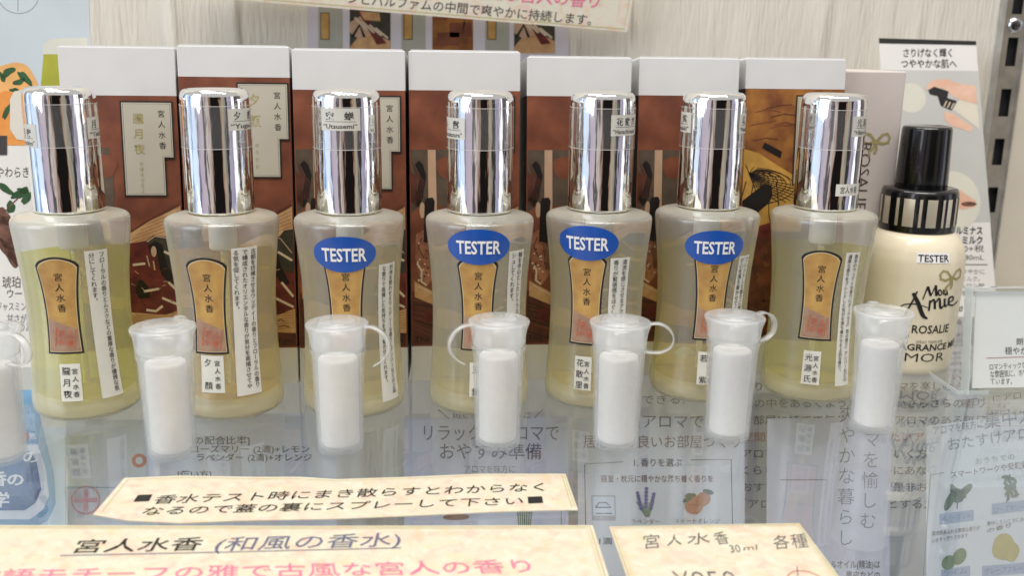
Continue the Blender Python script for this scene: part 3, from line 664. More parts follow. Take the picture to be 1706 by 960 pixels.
# large sign
mp = Plane((0, 0, .07), (1, 0, 0), (0, 1, 0))
uv = [(-16.5, 19.0), (4.02, 19.0), (4.02, 23.62), (-4, 23.95), (-11.8, 24.35), (-16.5, 24.4)]
o = sheet('sign_card', 'large flower-print card in the foreground with black and pink Japanese lettering', 'sign', mp, uv, WASHI)
k = MB(); k.line(mp, [(3.93, 19.05), (3.93, 23.54), (-4, 23.87), (-11.8, 24.27), (-16.4, 24.32)], .05, OLIVE, .006); k.line(mp, [(3.84, 19.05), (3.84, 23.45), (-4, 23.78), (-11.8, 24.18), (-16.4, 24.23)], .02, OLIVE, .006); k.build('border', o)
k = MB(); k.word(mp, '宮人水香', (121, 923), (335, 918), (132, 900), INK, weight=.004, shear=.12)
k.word(mp, '(和風の香水)', (356, 920), (668, 911), (364, 896), BLUEINK, weight=.0, shear=.12)
k.line(mp, [mp.at(100, 927), mp.at(380, 921), mp.at(668, 914)], .035, BLUEINK, .012)
k.word(mp, '源氏物語モチーフの雅で古風な宮人の香り', (-178, 976), (893, 955), (-168, 952), PINK, weight=.0, shear=.12)
k.build('lettering', o)
# strip
sp_ = Plane((0, 0, .12), (1, -.012, 0), (0, 1, 0))
top = [(207, 797), (300, 793), (420, 795), (500, 795), (560, 799), (680, 795), (800, 790), (942, 790)]
bot = [(963, 850), (900, 851), (830, 853), (700, 859), (560, 865), (400, 868), (300, 872), (214, 868), (155, 858)]
uv = [tuple(sp_.at(x, y)) for x, y in top+bot]
o = sheet('sign_strip', 'long narrow hand-cut paper strip with two lines of black lettering and black squares', 'sign', sp_, uv, WASHI, .03)
k = MB(); k.line(sp_, [sp_.at(x, y) for x, y in [(170, 853), (213, 800), (300, 796.5), (420, 798.5), (500, 798.5), (560, 802), (680, 798), (800, 793), (940, 793), (958, 846)]], .03, OLIVE, .006)
k.line(sp_, [sp_.at(x, y) for x, y in [(936, 793), (953, 847)]], .03, OLIVE, .006); k.build('border', o)
k = MB(); k.word(sp_, '香水テスト時にまき散らすとわからなく', (254, 841), (909, 819), (263, 826), INK, weight=.0, shear=.1)
k.word(sp_, 'なるので蓋の裏にスプレーして下さい', (234, 860), (872, 842), (243, 845.5), INK, weight=.0, shear=.1)
k.poly(sp_, [sp_.at(*q) for q in ((222, 837), (248, 836), (254, 825), (230, 826))], INK, .012); k.poly(sp_, [sp_.at(*q) for q in ((880, 840), (905, 839), (903, 828), (879, 829))], INK, .012)
k.build('lettering', o)
# price card
pc = Plane((0, 0, .06), (1, 0, 0), (0, 1, 0))
uv = [(4.46, 19.4), (9.68, 19.4), (9.68, 23.5), (4.46, 23.55)]
o = sheet('price_card', 'small flower-print card with handwritten pencil lettering in the foreground', 'price card', pc, uv, WASHI)
k = MB(); k.line(pc, [(4.52, 19.4), (4.52, 23.49), (9.62, 23.44), (9.62, 19.4)], .05, OLIVE, .006); k.line(pc, [(4.60, 19.4), (4.60, 23.40), (9.54, 23.35), (9.54, 19.4)], .015, OLIVE, .006); k.build('border', o)
k = MB()
for tx, bl, br, tl in (('宮', (1076, 916), (1104, 914), (1070, 892)), ('人', (1112, 911), (1136, 909), (1108, 893)), ('水', (1146, 909), (1184, 907), (1141, 890)), ('香', (1196, 909), (1219, 907), (1184, 888)),
                       ('30', (1218, 922), (1236, 921), (1212, 909)), ('ml', (1239, 919), (1264, 917), (1236, 910)), ('各', (1291, 917), (1318, 915), (1285, 893)), ('種', (1322, 915), (1351, 913), (1312, 891))):
    k.word(pc, tx, bl, br, tl, PENCIL, weight=-.006, shear=.15)
k.word(pc, '¥850', (1130, 985), (1235, 983), (1118, 952), PENCIL, weight=-.014)
k.ring(pc, pc.at(1345, 972), .45, .55, .03, ORANGEINK, .012); k.line(pc, [pc.at(1328, 945), pc.at(1329, 962)], .02, PENCIL, .012)
k.build('lettering', o)
# ------------------------------------------------------------------ sign and picture sheet on the wall
ws = Plane((0, WY-1.6, 0), (1, 0, 0), (0, 0, 1))
q = lambda *p: tuple(ws.at(*p))
uv = [q(330, -6), q(1045, 53), q(1062, -45), q(345, -110)]
o = sheet('hanging_sign', 'tilted flower-print sign cut by the top edge of the photo, above the cartons', 'sign', ws, uv, WASHI2, .08)
k = MB(); k.line(ws, [q(340, -10), q(1040, 48), q(1055, -40)], .05, OLIVE, .006); k.build('border', o)
k = MB(); k.word(ws, 'ンとパルファムの中間で爽やかに持続します。', (580, 5), (984, 42), (582, -14), FADED, weight=.006)
k.word(ws, '古風な宮人の香り', (782, -4), (997, 14), (785, -32), PINK, weight=.012); k.build('lettering', o)
wp = Plane((0, WY-.06, 0), (1, 0, 0), (0, 0, 1)); q = lambda *p: tuple(wp.at(*p))
o = sheet('picture_sheet', 'pale sheet of product pictures on the wall behind the cartons, under the tilted sign', 'picture sheet', wp, [q(512, 110), q(948, 112), q(945, -40), q(512, -40)], mat('lilac_white_paper', (.66, .63, .68), .4, .04, 1), .05)
k = MB(); GP = mat('printed_grey_green', (.42, .42, .36), .5, .1)
def q2(x, y): return q(x/2.437+400, y/2.437)
def r2(x0, y0, x1, y1): return [q2(x0, y1), q2(x1, y1), q2(x1, y0), q2(x0, y0)]
for x0 in (318, 655, 995):
    k.poly(wp, r2(x0, -60, x0+98, 260), GP, .006); k.poly(wp, r2(x0+8, 50, x0+46, 160), INK, .010); k.poly(wp, r2(x0+11, 53, x0+43, 157), GOLD, .013)
for x0, am in ((445, 0), (780, 1), (1112, 0)):
    k.poly(wp, r2(x0, -60, x0+166, 215), AMBER if am else GREENB, .006)
    if am:
        for (a, b, c, d) in ((10, 30, 60, 80), (70, 90, 160, 150), (20, 130, 110, 185)): k.poly(wp, r2(x0+a, b, x0+c, d), BROWN, .010)
        k.poly(wp, [q2(x0+120, 150), q2(x0+135, 90), q2(x0+128, 80)], HAIR, .014)
    else:
        k.poly(wp, [q2(x0, 190), q2(x0+60, 120), q2(x0+165, 165), q2(x0+165, 215), q2(x0, 215)], TAN, .010)
        k.poly(wp, [q2(x0, 90), q2(x0+50, 60), q2(x0+95, 130), q2(x0+40, 160), q2(x0, 130)], PALE, .012)
        k.poly(wp, [q2(x0+30, 40), q2(x0+60, 60), q2(x0+150, 175), q2(x0+110, 180)], ROBE, .014)
        k.poly(wp, [q2(x0+40, 45), q2(x0+120, 50), q2(x0+125, 85), q2(x0+60, 80)], TAN, .016)
        for a in (0, 30, 60, 85): k.line(wp, [q2(x0+20+a, 70+a*.5), q2(x0+70+a, 120+a*.4)], .10, CREAM, .018)
        k.line(wp, [q2(x0+10, 150), q2(x0+40, 100), q2(x0+60, 150)], .14, HAIR, .018)
k.build('pictures', o)
# slotted metal upright
mx0, mx1 = 27.1, 29.0
STEEL = mat('polished_steel', (.66, .67, .69), .18, .25, 1.2, metal=1, bump=.12)
o = thing('slotted_upright', 'slotted steel shelf upright with a cross-head screw on the wall at right', 'shelf upright', (28, WY, -8))
ups = Plane((0, WY-.6, 0), (1, 0, 0), (0, 0, 1)); q = lambda *p: tuple(ups.at(*p))
cuts = [(-40, 23), (62, 110), (148, 194), (231, 275), (312, 354), (390, 432), (470, 512)]
kx = MB()
zl = [(q(1690, a)[1], q(1690, b)[1]) for a, b in cuts]
sa = q(1685.5, 86)[0]-.27; sb = sa+.54; ua, ub = sa-.24, sb+.26
zt, zb = 20, -8
kx.prism(ups, rect(ua, zb, sa, zt), -.12, 0, STEEL); kx.prism(ups, rect(sb, zb, ub, zt), -.12, 0, STEEL)
prev = zt
for a, b in zl:
    if prev > a+.001: kx.prism(ups, rect(sa, a, sb, min(prev, zt)), -.12, -.003, STEEL)
    prev = b
kx.prism(ups, rect(sa, zb, sb, prev), -.12, -.003, STEEL)
kx.build('front_face', o)
kx = MB(); kx.box((ua-.1, WY-.65, zb), (ua, WY-.01, zt), STEEL); kx.box((ub, WY-.65, zb), (ub+.12, WY-.01, zt), STEEL); kx.build('side_flange', o)
kx = MB(); kx.box((ua+.1, WY-.3, zb), (ub-.1, WY-.05, zt), mat('slot_shade_black', (.012, .012, .014), .6, .1)); kx.build('slot_shade_fill', o)  # near-black fill paints the shade seen through the slots
sc = q(1691, 42); kx = MB()
kx.lathe([(0, .14), (.25, .14), (.36, .08), (.40, 0)], STEEL, 24)
kx.v = [tuple(ups.P(sc[0]+p[0], sc[1]+p[1], p[2])) for p in kx.v]
for uvx in (rect(sc[0]-.22, sc[1]-.04, sc[0]+.22, sc[1]+.04), rect(sc[0]-.04, sc[1]-.22, sc[0]+.04, sc[1]+.22)): kx.poly(ups, uvx, INK, .145+.002*(uvx[0][0] < sc[0]-.1))
kx.build('screw', o)
kx = MB(); kx.box((ub+.15, WY-.5, -10), (48, WY-.02, 30), mat('cream_panel', (.66, .60, .50), .6, .06, .3)); o = kx.build('wall_panel', None); o['label'] = 'plain cream wall panel at the right edge beside the steel upright'; o['category'] = 'panel'
# ------------------------------------------------------------------ poster at the left
PB = np.array([-17.0, 37.6, .02]); lean = R(11)
pp = Plane(PB, (1, .03, 0), (0, math.sin(lean), math.cos(lean))); q = lambda *p: tuple(pp.at(*p))
PALEB = mat('pale_blue_print', (.50, .56, .60), .4, .10, .25)
tr_ = q(148, 0); br_ = q(132, 600)
xr = tr_[0]; zt = 16.0
o = sheet('poster', 'pale blue fragrance poster with oranges and leaves behind the leftmost bottle', 'poster', pp, [(-8, 0), (xr, 0), (xr, zt), (-8, zt)], mat('poster_white', (.74, .72, .69), .45, .03, .5), .1)
k = MB(); k.poly(pp, [(-8, q(20, 242)[1]), (xr, q(20, 242)[1]), (xr, zt), (-8, zt)], PALEB, .006)
FR = mat('printed_orange', (.74, .33, .08), .45, .3, 1.2, c2=(.70, .24, .04)); LF = mat('printed_leaf', (.03, .10, .03), .45, .4, 2)
k.poly(pp, [(-8, q(20, 242)[1]), q(55, 242), q(50, 200), q(30, 185), q(52, 160), q(40, 118), q(10, 112), (-8, q(0, 120)[1])], FR, .010)
k.ell(pp, q(20, 140), 1.0, .8, mat('printed_peach', (.80, .42, .14), .45, .2, 1), .013, wob=.06); k.ell(pp, q(12, 190), .5, .9, FR, .016)
for (x, y, a, b, r_) in ((14, 120, .42, .2, .6), (42, 130, .5, .2, -.8), (32, 136, .35, .16, .4), (12, 185, .5, .15, 1.1), (24, 150, .25, .12, 0), (4, 128, .3, .14, 2)): k.ell(pp, q(x, y), a*.72, b*.66, LF, .019, r_, wob=.12)
k.poly(pp, [q(17, 215), q(17, 165), q(24, 152), q(46, 148), q(50, 235), q(28, 232)], mat('printed_candle', (.66, .62, .55), .5, .08, 1), .022)
k.poly(pp, [q(68, 145), q(73, 85), q(100, 80), q(100, 145)], mat('printed_lime', (.42, .42, .04), .5, .25, .8), .010)
k.poly(pp, [q(71, 90), q(73, 72), q(86, 64), q(146, 62), q(146, 90)], mat('printed_soft_cream', (.60, .60, .52), .5, .08, 1), .012)
k.ring(pp, q(30, -12), .78, .78, .02, GREYINK, .01); k.line(pp, [q(30, -30), q(30, 18)], .02, GREYINK, .01)
k.poly(pp, [q(-8, 258), q(12, 258), q(12, 226), q(-8, 226)], mat('charcoal_print', (.045, .04, .04), .5, .1), .025)
for (x, y, a, b, r_) in ((10, 315, .45, .16, -.7), (34, 322, .5, .2, .5), (45, 330, .4, .16, .9), (18, 345, .22, .3, 0), (38, 318, .3, .12, -.3)): k.ell(pp, q(x, y), a*.75, b*.8, LF, .010, r_, wob=.1)
TW = mat('printed_bark', (.09, .035, .022), .5, .5, 3, c2=(.20, .09, .06))
for (x, y, a, b, r_) in ((8, 385, .4, .7, .3), (14, 420, .2, .65, .5), (22, 400, .18, .4, -.2), (34, 425, .4, .5, .1), (4, 362, .3, .35, .7)): k.ell(pp, q(x, y), a, b, TW, .010, r_, wob=.15)
k.line(pp, [q(2, 360), q(20, 340), q(30, 330)], .05, TW, .011); k.build('pictures', o)
k = MB(); k.wbox(pp, 'やわらぎ', -6, 277, 50, 296, FADED); k.wbox(pp, '琥珀の', 4, 460, 50, 480, FADED); k.wbox(pp, 'ウード', 12, 481, 50, 497, FADED)
k.wbox(pp, 'ジャスミンや', -6, 503, 54, 518, GREYINK); k.wbox(pp, '甘さが深い', 12, 523, 66, 539, GREYINK); k.wbox(pp, '香りのある', 4, 537, 66, 553, GREYINK)
k.build('lettering', o)
# ------------------------------------------------------------------ leaflet at the right
lean = R(18); lp = Plane((25.0, 44.2, .02), (1, 0, 0), (0, math.sin(lean), math.cos(lean))); q = lambda *p: tuple(lp.at(*p))
uv = [q(1492, 530), q(1662, 527), q(1626, 68), q(1464, 63)]
o = sheet('leaflet', 'tall lotion leaflet with black top bar and a hand picture, leaning behind the cream bottle', 'leaflet', lp, uv, mat('leaflet_white', (.72, .70, .68), .4, .03, .6), .06)
k = MB(); k.poly(lp, [q(1464.5, 72), q(1626.5, 75), q(1626, 68), q(1464, 63)], INK, .006)
k.poly(lp, [q(1478, 372), q(1650, 370), q(1630, 118), q(1470, 116)], mat('printed_pale_grey', (.52, .52, .50), .45, .1, .3), .006)
k.ell(lp, q(1518, 163), .75, .75, mat('printed_badge', (.64, .62, .54), .5, .05, 1), .010); k.ell(lp, q(1588, 335), 1.4, 1.5, mat('printed_badge', (.64, .62, .54), .5), .010)
SK = mat('printed_skin', (.66, .38, .27), .5, .25, 1.2, c2=(.74, .50, .38))
k.poly(lp, [q(1540, 148), q(1552, 134), q(1575, 131), q(1600, 140), q(1626, 142), q(1628, 172), q(1605, 168), q(1588, 160), q(1570, 146), q(1552, 150)], SK, .014)
k.poly(lp, [q(1573, 185), q(1590, 190), q(1610, 204), q(1622, 212), q(1616, 220), q(1600, 214), q(1585, 210), q(1574, 200)], SK, .014)
k.poly(lp, [q(1588, 182), q(1600, 164), q(1628, 175), q(1632, 215), q(1612, 200)], mat('printed_bottle_cream', (.68, .63, .52), .5), .012)
k.poly(lp, [q(1546, 150), q(1556, 144), q(1580, 152), q(1578, 163), q(1594, 168), q(1585, 184), q(1567, 176), q(1562, 160), q(1549, 157)], INK, .018)
for a in (0, 6, 12): k.line(lp, [q(1572+a, 178+a*.25), q(1577+a, 168+a*.3)], .06, CREAM, .021)
k.poly(lp, [q(1590, 320), q(1600, 316), q(1618, 330), q(1626, 334), q(1624, 345), q(1604, 350), q(1592, 345)], SK, .014); k.ell(lp, q(1614, 340), .4, .12, TW, .018)
k.build('pictures', o)
k = MB(); k.wbox(lp, 'さりげなく輝く', 1505, 80, 1586, 95, INK, weight=.012); k.wbox(lp, 'つややかな肌へ', 1501, 98, 1594, 113, INK, weight=.012)
k.wbox(lp, 'ルミナス', 1592, 377, 1637, 391, INK, weight=.03); k.wbox(lp, 'ボディーミルク', 1553, 393, 1637, 407, INK, weight=.03); k.wbox(lp, '¥2,200+税', 1566, 408, 1639, 420, FADED)
k.wbox(lp, '内容量 80mL', 1560, 423, 1639, 434, FADED); k.line(lp, [q(1530, 441), q(1645, 441)], .05, GREYINK, .012)
for j, tx in enumerate(('なめらかに、つややかに', '肌をととのえるミルク。', 'うるおい(ヒアルロン酸', 'などの保湿成分を含む)')): k.wbox(lp, tx, 1535, 448+j*12, 1640-(j % 2)*8, 457+j*12, GREYINK)
k.wbox(lp, 'Mon Amie', 1530, 505, 1604, 519, INK, shear=.3); k.build('lettering', o)
# ------------------------------------------------------------------ white carton at the right
o = thing('white_box', 'plain pinkish white carton with a gold bow print behind the cream bottle', 'box', (16.9, 37.6, 0))
bw = Plane((0, 37.4, 0), (1, .03, 0), (0, 0, 1)); q = lambda *p: tuple(bw.at(*p))
ux1, zt = q(1511, 119); ux0 = 15.75
k = MB(); k.prism(bw, rect(ux0, .01, ux1, zt), -3.6, 0, mat('pinkish_white_card', (.66, .59, .56), .4, .05, .7)); bevel(k.build('carton', o), .05)
k = MB()
def bow(k, pl, c, s, m, w=.012, wd=.11):
    for sg in (-1, 1):
        k.line(pl, [(c[0]+s*a*sg if True else 0, c[1]+s*b) for a, b in ((.03, 0), (.35, .38), (.62, .45), (.78, .25), (.72, -.02), (.42, -.12), (.03, 0))], wd, m, w)
    k.line(pl, [(c[0]+s*a, c[1]+s*b) for a, b in ((0, 0), (-.12, -.35), (-.35, -.55), (-.3, -.8))], wd, m, w+.004); k.line(pl, [(c[0]+s*a, c[1]+s*b) for a, b in ((0, 0), (.08, -.4), (-.02, -.65))], wd, m, w+.004)
    k.ell(pl, c, .12*s, .12*s, m, w+.006)
bow(k, bw, q(1459, 236), .72, GOLDINK); k.build('bow_print', o)
k = MB(); a0 = q(1434, 238); a1 = q(1432, 350)
k.text('ROSALIE', lambda a, b: bw.P(a0[0]+.02+.48*b, a0[1]+(a1[1]-a0[1])*a, .012), FADED, weight=-.005); k.build('lettering', o)
# ------------------------------------------------------------------ cream lotion bottle with black pump cap
LSZ = .95
d = _f+_r2*(1500-853)/FPX+_u2*(480-603)/FPX; lb = CAM-d*CAM[2]/d[2]
o = thing('lotion_bottle', 'cream lotion bottle with black cap and gold-striped collar at the right', 'lotion bottle', (lb[0], lb[1], 0)); o.scale = (1, 1, LSZ)
IV = mat('ivory_plastic', (.82, .735, .56), .28, .02, 1, coat=.3); BLK = mat('glossy_black_plastic', (.008, .008, .009), .16, .1, coat=.4); STR = mat('champagne_metal', (.62, .56, .44), .3, .05, metal=.35)
LZ = [0, .05, .2, .6, 2.0, 3.6, 4.4, 4.9, 5.35, 5.7, 5.95]; LR = [1.66, 1.80, 1.87, 1.90, 1.94, 1.98, 1.99, 1.96, 1.86, 1.68, 1.44]
def lrad(z): return float(np.interp(z, LZ, LR))
zz = list(np.linspace(.2, 5.95, 40))
lr = MB().lathe([(0, 0), (1.66, 0), (1.80, .05)]+[(lrad(z), z) for z in zz]+[(0, 5.98)], IV, 72).build('body', o, loc=(0, 0, 0)); lr.location = (0, 0, 0)
def lpart(mb, nm, par=o): p = mb.build(nm, par, loc=(0, 0, 0)); p.location = (0, 0, 0); return p
lcap = lpart(MB().lathe([(.98, 7.70), (1.0, 7.74), (.93, 10.15), (.90, 10.24), (.82, 10.28), (0, 10.27)], BLK, 56), 'pump_cap')
lcol = lpart(MB().lathe([(1.30, 5.96), (1.44, 5.96), (1.46, 6.0), (1.46, 7.42), (1.44, 7.6), (1.38, 7.72), (.98, 7.73)], BLK, 64), 'collar')
k = MB()
for a, w in ((-78, 7), (-64, 14), (-38, 5), (-26, 16), (-3, 4), (8, 15), (32, 4), (41, 9), (60, 5), (74, 12)): k.lathe([(1.468, 6.25), (1.474, 6.27), (1.474, 7.38), (1.468, 7.40)], STR, 6, True, a-22, a-22+w)
lpart(k, 'stripes', lcol)
def ls(a, z, off): rr = lrad(z)+off; t = R(a); return (rr*math.sin(t), -rr*math.cos(t), z)
def lpx(x, y):
    d = _f+_r2*(x-853)/FPX+_u2*(480-y)/FPX; oo = CAM-np.array([lb[0], lb[1], 0]); rr = 1.95
    A = d[0]**2+d[1]**2; B = 2*(oo[0]*d[0]+oo[1]*d[1]); Cc = oo[0]**2+oo[1]**2-rr*rr; D = max(0, B*B-4*A*Cc); p = oo+d*(-B-math.sqrt(D))/2/A
    return math.degrees(math.atan2(p[0], -p[1])), p[2]/LSZ
k = MB(); a0, z1 = lpx(1528, 421); a1, z0 = lpx(1582, 438); vs = [ls(a0+(a1-a0)*i/12, z, .012) for z in (z0, z1) for i in range(13)]
k.add(vs, [(i, i+1, i+14, i+13) for i in range(12)], PUREW, True); st = lpart(k, 'tester_sticker')
k = MB(); k.text('TESTER', lambda a, b: ls(a0+(a1-a0)*(.04+.92*a), z0+(z1-z0)*(.14+.7*b), .026), INK, weight=.012); lpart(k, 'lettering', st)
k = MB()
def lw(txt, x0, y0, x1, y1, m, **kw):
    aa0 = lpx(x0, y0)[0]; aa1 = lpx(x1, y1)[0]; zz1 = lpx((x0+x1)/2, y0)[1]; zz0 = lpx((x0+x1)/2, y1)[1]; k.text(txt, lambda a, b: ls(aa0+(aa1-aa0)*a, zz0+(zz1-zz0)*b, .014), m, **kw)
lw('ROSALIE', 1520, 542, 1579, 556, INK, weight=.012); lw('SPRAY PARFUME', 1526, 568, 1570, 573, GREYINK); lw('FRAGRANCE MIST', 1478, 574, 1592, 585, INK, weight=.02); lw('MOR', 1508, 589, 1572, 604, INK, weight=-.006)
lpart(k, 'lettering')
def brush(k, pts, wds, m=INK):   # brush-script strokes, thick and thin, printed on the bottle
    pts = [np.array(p, float) for p in pts]; vs = []
    Q = []; Wd = []
    for i in range(len(pts)-1):
        p0, p1, p2, p3 = pts[max(0, i-1)], pts[i], pts[i+1], pts[min(len(pts)-1, i+2)]
        for j in range(5):
            t = j/5; Q.append(.5*(2*p1+(p2-p0)*t+(2*p0-5*p1+4*p2-p3)*t*t+(3*p1-p0-3*p2+p3)*t**3)); Wd.append(wds[i]+(wds[i+1]-wds[i])*t)
    Q.append(pts[-1]); Wd.append(wds[-1])
    for i, p in enumerate(Q):
        d_ = Q[min(len(Q)-1, i+1)]-Q[max(0, i-1)]; d_ = d_/(np.linalg.norm(d_)+1e-9); nn = np.array([-d_[1], d_[0]])*Wd[i]/2
        for e in (p+nn, p-nn): A_, Z_ = lpx(*e); vs.append(ls(A_, Z_, .016))
    k.add(vs, [(2*i, 2*i+1, 2*i+3, 2*i+2) for i in range(len(Q)-1)], m)
k = MB()
for pts, wds in (([(1528, 485), (1519, 504), (1507, 524)], (2.5, 3, 3.5)), ([(1521, 488), (1529, 504), (1537, 525), (1545, 531)], (5, 7.5, 7, 2)), ([(1497, 513), (1508, 507), (1527, 507), (1547, 513)], (1.5, 2, 2, 1.2)),
                 ([(1549, 500), (1547, 518)], (3.5, 3)), ([(1547, 508), (1555, 499), (1557, 515)], (1.5, 3.5, 4)), ([(1557, 506), (1564, 497), (1566, 513), (1571, 509)], (1.5, 3.5, 4, 1.5)), ([(1573, 497), (1573, 510), (1578, 507)], (3.5, 3.5, 1.2)), ([(1573, 489), (1575, 492)], (3, 3)),
                 ([(1579, 504), (1586, 500), (1586, 494), (1580, 497), (1580, 507), (1587, 508), (1595, 501)], (1.5, 2, 2.5, 3, 3.5, 2, 1)),
                 ([(1537, 499), (1545, 477)], (2, 2.5)), ([(1545, 477), (1550, 493)], (4.5, 4)), ([(1550, 493), (1558, 475)], (1.5, 2)), ([(1558, 475), (1559, 493)], (4.5, 4)),
                 ([(1564, 482), (1562, 488), (1565, 492), (1568, 487), (1565, 482)], (2.5, 3, 2, 2, 2)), ([(1571, 482), (1571, 491)], (2.5, 2.5)), ([(1571, 487), (1575, 482), (1577, 491)], (1.2, 2.5, 2.5))):
    brush(k, pts, wds)
lpart(k, 'script_lettering')
k = MB()
class BowPl:
    def P(s, u, v, w): return ls(62+math.degrees(u/1.95), 4.0+v, w)
a, z = lpx(1590, 462); BP_ = type('B', (), {'P': lambda s, u, v, w: ls(a-6+math.degrees(u/1.95), z+v, w)})()
bow(k, BP_, (0, 0), .72, GOLDINK, .014, .10); lpart(k, 'bow_print')
# ------------------------------------------------------------------ acrylic price stand with card
lean = R(9); ap = Plane((20.2, 33.35, .1), (1, .02, 0), (0, math.sin(lean), math.cos(lean))); q = lambda *p: tuple(ap.at(*p))
o = thing('card_stand', 'clear acrylic card stand at the right edge of the shelf', 'card stand', (23.5, 34, 0))
u0 = q(1616, 490)[0]; zt = q(1660, 482)[1]
k = MB(); k.prism(ap, rect(u0, -.08, u0+7.5, zt+.05), .05, .20, ACRYL); k.build('front_panel', o); k = MB(); k.prism(ap, rect(u0, .0, u0+7.5, zt+.05), -.30, -.16, ACRYL); k.build('back_panel', o)
EDGE = sheer('lit_acrylic_edge', (.95, .97, .98), body=.62, body_col=(.88, .92, .93), f0=.06, gain=1, rough=.05)  # whitish strips paint the light caught along the acrylic edges
k = MB(); k.prism(ap, rect(u0-.035, -.08, u0-.002, zt+.05), -.30, .20, EDGE); k.prism(ap, rect(u0-.035, zt+.052, u0+7.5, zt+.085), -.30, .20, EDGE); k.build('bright_edge_strip', o)
k = MB(); k.box((20.2+u0-.34, 33.38, .02), (20.2+u0-.303, 36.6, .16), EDGE); k.box((20.2+u0-.34, 33.33, .02), (20.2+u0+.9, 33.375, .16), EDGE); k.build('foot_edge', o)
k = MB(); k.box((20.2+u0-.3, 33.4, .005), (20.2+u0+7.5, 36.6, .17), ACRYL); bevel(k.build('foot', o), .03)
u0c = q(1626, 500)[0]; zc = q(1660, 486)[1]
c_ = sheet('price_card', 'white printed card held in the acrylic stand at the right edge', 'price card', ap, rect(u0c, .15, u0c+6.8, zc), mat('bright_white_card', (.88, .875, .86), .5, .02, 1), .05)
k = MB(); k.wbox(ap, '朗らかな', 1693, 563, 1742, 575, INK); k.wbox(ap, '穏やかで優しい', 1674, 578, 1762, 591, INK); k.line(ap, [q(1643, 597), q(1760, 593)], .03, mat('rose_line', (.5, .25, .22), .5), .01)
k.word(ap, 'ロマンティックな気分と華やか', (1649, 617), (1756, 611), (1648, 606), FADED); k.word(ap, 'な雰囲気に、ホワイトフローラ', (1650, 630), (1758, 624), (1649, 618), FADED); k.wbox(ap, 'ています。', 1650, 630, 1686, 641, FADED)
k.build('lettering', c_)
# ------------------------------------------------------------------ leaflets standing under the glass
def under(y, lean=14, yaw=0, x=0, z=-1.0):
    a = R(yaw); ln = R(lean); bk = np.array([-math.sin(a), math.cos(a), 0])
    return Plane((x, y, z), (math.cos(a), math.sin(a), 0), bk*math.sin(ln)+np.array([0, 0, 1])*math.cos(ln))
def leaf(name, label, pl, x0, x1, ytop, m, cat='leaflet', bottom=-13.6):
    a, b = pl.at(x0, ytop), pl.at(x1, ytop); v = min(a[1], -.05/1.0+.0); v = min(v, .1)
    return sheet(name, label, cat, pl, [(a[0], bottom), (b[0], bottom), (b[0], v), (a[0], v)], m, .05, group=None)
LW1 = mat('cool_leaflet', (.70, .73, .80), .5, .04, .4); LW2 = mat('lilac_leaflet', (.68, .68, .78), .5, .05, .4); LW3 = mat('warm_leaflet', (.74, .73, .73), .5, .05, .4); LW4 = mat('mauve_leaflet', (.70, .67, .73), .5, .05, .3); LW5 = mat('blue_white_leaflet', (.62, .72, .82), .5, .08, .3)
g1 = dict()
# blue rounded panel leaflet at the far left
pl = under(34.0); q = lambda *p: tuple(pl.at(*p))
o = leaf('leaflet', 'leaflet with a rounded blue panel under the glass at the left', pl, -160, 108, 640, LW5)
SKB = mat('printed_sky_blue', (.20, .40, .62), .5, .25, .6); DPB = mat('printed_deep_blue', (.04, .16, .38), .5, .4, .8)
k = MB(); k.poly(pl, [q(-160, 884), q(55, 882), q(80, 868), q(93, 840), q(90, 790), q(66, 690), q(52, 650), q(-160, 650)], SKB, .006)
k.poly(pl, [q(-160, 866), q(50, 866), q(72, 850), q(82, 826), q(76, 780), q(62, 740), q(-160, 742)], LW1, .010); k.poly(pl, [q(-160, 852), q(42, 851), q(60, 838), q(69, 815), q(62, 772), q(52, 752), q(-160, 752)], DPB, .014)
k.poly(pl, [q(-160, 736), q(62, 732), q(56, 722), q(-160, 724)], LW1, .010); k.ell(pl, q(40, 728), .2, .2, RED, .018); k.build('pictures', o)
k = MB(); k.wbox(pl, 'の', 38, 750, 66, 772, PUREW, .02, weight=.02); k.wbox(pl, 'の', 12, 788, 40, 810, PUREW, .02, weight=.03); k.wbox(pl, '香', -16, 786, 12, 810, PUREW, .02, weight=.03); k.wbox(pl, '学', -12, 820, 16, 846, PUREW, .02, weight=.02); k.wbox(pl, 'ポイント', -30, 722, 32, 736, GREYINK, .02); k.build('lettering', o)
# pale leaflet with red ring and cross
pl = under(34.6); q = lambda *p: tuple(pl.at(*p))
o = leaf('leaflet', 'pale leaflet with a pink cross in a circle under the glass', pl, 112, 262, 648, LW1)
k = MB(); k.ring(pl, q(232, 768), .2, .2, .13, mat('coral_print', (.62, .16, .12), .5), .008); c = q(143, 834); PK = mat('soft_pink_print', (.70, .30, .36), .5); k.ring(pl, c, .5, .5, .07, PK, .008); k.line(pl, [(c[0]-.42, c[1]), (c[0]+.42, c[1])], .16, PK, .010); k.line(pl, [(c[0], c[1]-.42), (c[0], c[1]+.42)], .16, PK, .012)
k.poly(pl, [q(108, 760), q(172, 760), q(172, 690), q(112, 690)], mat('pale_print', (.66, .68, .72), .5), .006); k.line(pl, [q(112, 812), q(250, 814)], .03, SKB, .008); k.build('pictures', o)
